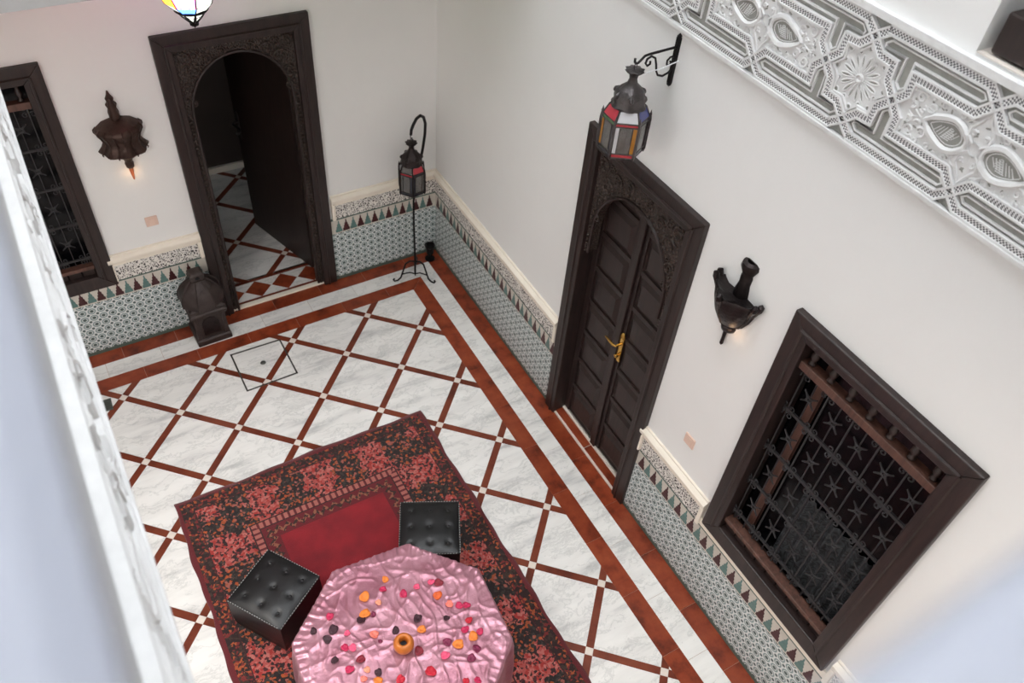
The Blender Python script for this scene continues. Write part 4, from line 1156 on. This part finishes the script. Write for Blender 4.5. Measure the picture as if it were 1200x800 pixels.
def tulip_sconce(label, F, x, zt, metal):
    root = thing('wall_sconce', label, 'wall lamp', F @ T(x, 0, zt))
    bp = [(.045, -.21), (.040, -.17), (.032, -.13), (.034, -.09), (.030, -.075), (.050, -.03), (.046, -.008), (.026, 0)]
    smoothish(obj('neck', G().lathe([(r, z) for r, z in bp], 20, 0, (0, 0, 0), None, -pi, 0), metal, root), 50)
    obj('back_plate', G().prism([(-a, b) for a, b in bp] + [(a, b) for a, b in bp[::-1]], 0, -.006, 'y'), metal, root)
    prof = [(.022, -.44), (.040, -.435), (.046, -.41), (.036, -.40), (.078, -.36), (.108, -.30), (.122, -.25), (.128, -.205), (.130, -.185), (.126, -.178), (.114, -.19), (.09, -.205), (.03, -.20)]
    amp = lambda z: .16 * max(0, min(1, (z + .33) / .14))
    md = lambda th, z: 1 + amp(z) * (abs(cos(2.5 * (th + pi / 2))) - .55)
    o = obj('bowl', G().lathe(prof, 60, 0, (0, 0, 0), md, -pi, 0), metal, root); smoothish(o, 70)
    for k in range(5):
        a = -pi / 2 + (k - 2) * pi / 2.5 * .98
        if abs(k - 2) == 2: a = -pi / 2 + (k - 2) * .72
        q = 1.06
        obj('curled_lobe', G().tube([(r * q * cos(a), r * q * sin(a) - .002, z) for r, z in ((.112, -.26), (.128, -.205), (.138, -.180), (.142, -.160), (.134, -.150))], [.006, .014, .018, .016, .008], 8), metal, root)
        obj('rib', G().tube([(r * 1.01 * md(a, z) * cos(a), r * 1.01 * md(a, z) * sin(a) - .001, z) for r, z in prof[3:8]], .005, 5), metal, o)
    obj('drop_tip', G().tube([(0, -.016, -.43), (0, -.016, -.50), (0, -.016, -.535), (0, -.016, -.545)], [.012, .009, .010, .004], 8), metal, root)
    lt = D.lights.new('sconce_bulb', 'POINT'); lt.energy = .03; lt.color = (1, .62, .32); lt.shadow_soft_size = .02
    lo = D.objects.new('sconce_bulb', lt); COL.objects.link(lo); lo.parent = root; lo.matrix_local = T(.06, -.05, -.42)
tulip_sconce('dark iron tulip shaped wall sconce between the double doors and grille window', FR, 3.395, 2.46, 'dark_iron')

# ------------------------------------------------------------------ pendant lamp under the back gallery
pd = thing('pendant_lamp', 'lit mosaic glass pendant lamp hanging in front of the arched doorway', 'lamp', T(-1.819, -.60, 2.668))
prof = [(.0, 0), (.014, .02), (.018, .04), (.052, .075), (.085, .112), (.13, .16), (.17, .25), (.175, .35), (.13, .42), (.06, .47), (.03, .49)]
n = 8; cols = ['lit_green', 'lit_white', 'lit_pink', 'lit_white', 'lit_blue', 'lit_amber', 'lit_white', 'lit_green']
def pcol(k, j):
    a = (k + .5) * 2 * pi / n          # azimuth
    if j in (2, 3): return 'lit_white'
    if j == 4: return ['lit_white', 'lit_blue', 'lit_white', 'lit_green'][k % 4]
    if cos(a) > .5: return ['lit_green', 'lit_green', 'lit_white'][(k + j) % 3]
    if cos(a) < -.5: return ['lit_amber', 'lit_red', 'lit_pink'][(k + j) % 3]
    return ['lit_white', 'lit_blue', 'lit_pink', 'lit_white'][(k + j) % 4]
for j in range(2, 9):
    (r0, z0), (r1, z1) = prof[j], prof[j + 1]
    for k in range(n):
        a, b = 2 * pi * (k + .03) / n, 2 * pi * (k + .97) / n
        obj('glass_pane', G().add([(r0 * cos(a), r0 * sin(a), z0), (r0 * cos(b), r0 * sin(b), z0), (r1 * cos(b), r1 * sin(b), z1 - .003), (r1 * cos(a), r1 * sin(a), z1 - .003)], [(0, 1, 2, 3)]), pcol(k, j), pd)
g = G()
for k in range(n):
    a = 2 * pi * k / n; g.tube([(r * cos(a), r * sin(a), z) for r, z in prof[1:]], [.010, .009, .008] + [.004] * 7, 5)
for j in (4, 6, 8): g.tube([(prof[j][0] * cos(2 * pi * k / 24), prof[j][0] * sin(2 * pi * k / 24), prof[j][1]) for k in range(24)], .009 if j == 4 else .005, 5, True)
obj('lead_frame', g, 'iron', pd)
smoothish(obj('tip', G().lathe(prof[:3] + [(.022, .055), (.0, .056)], 14), 'iron', pd))
obj('top_cap', G().lathe([(.035, .485), (.03, .51), (.008, .53)], 14), 'iron', pd)
obj('suspension_rod', G().tube([(0, 0, .52), (0, 0, ZF0 - 2.668)], .005, 6), 'iron', pd)

# ------------------------------------------------------------------ switch plates
def switch(F, x, z, label):
    r = thing('switch_plate', label, 'switch', F @ T(x, 0, z))
    pl = obj('plate', G().box(-.042, .042, -.010, 0, -.04, .04), 'switch', r, bevel=.004)
    obj('rocker', G().box(-.022, .022, -.014, -.010, -.026, .026), 'switch', pl, bevel=.003)
switch(FR, 3.418, 1.122, 'pinkish plastic switch plate beside the grille window')
switch(FB, -2.286, 1.07, 'pinkish plastic switch plate under the bronze sconce')

# ------------------------------------------------------------------ added fill lamps, out of view under the galleries, lifting lower walls and floor
for k, (x, y, e) in enumerate(((-3.55, -2.9, 25), (-3.55, -5.3, 9), (-.8, -6.05, 5), (-2.2, -6.05, 11))):
    r = thing('fill_lamp', ('added unseen fill lamp under the side gallery' if k < 2 else 'added unseen fill lamp under the near gallery'), 'lamp', T(x, y, ZF0 - .001),
              'added unseen fill lamps under the side gallery' if k < 2 else 'added unseen fill lamps under the near gallery')
    smoothish(obj('fill_lamp_rim', G().lathe([(.20, -.035), (.215, -.03), (.215, 0), (.02, 0)], 32), 'brass', r))
    smoothish(obj('fill_lamp_diffuser', G().lathe([(0, -.05), (.10, -.046), (.17, -.036), (.198, -.022)], 32), 'white_plaster', r))
    lt = D.lights.new('fill_light', 'AREA'); lt.shape = 'DISK'; lt.size = .38; lt.energy = e; lt.color = (1, .97, .93)
    lo = D.objects.new('fill_light', lt); COL.objects.link(lo); lo.parent = r; lo.matrix_local = T(0, 0, -.055)
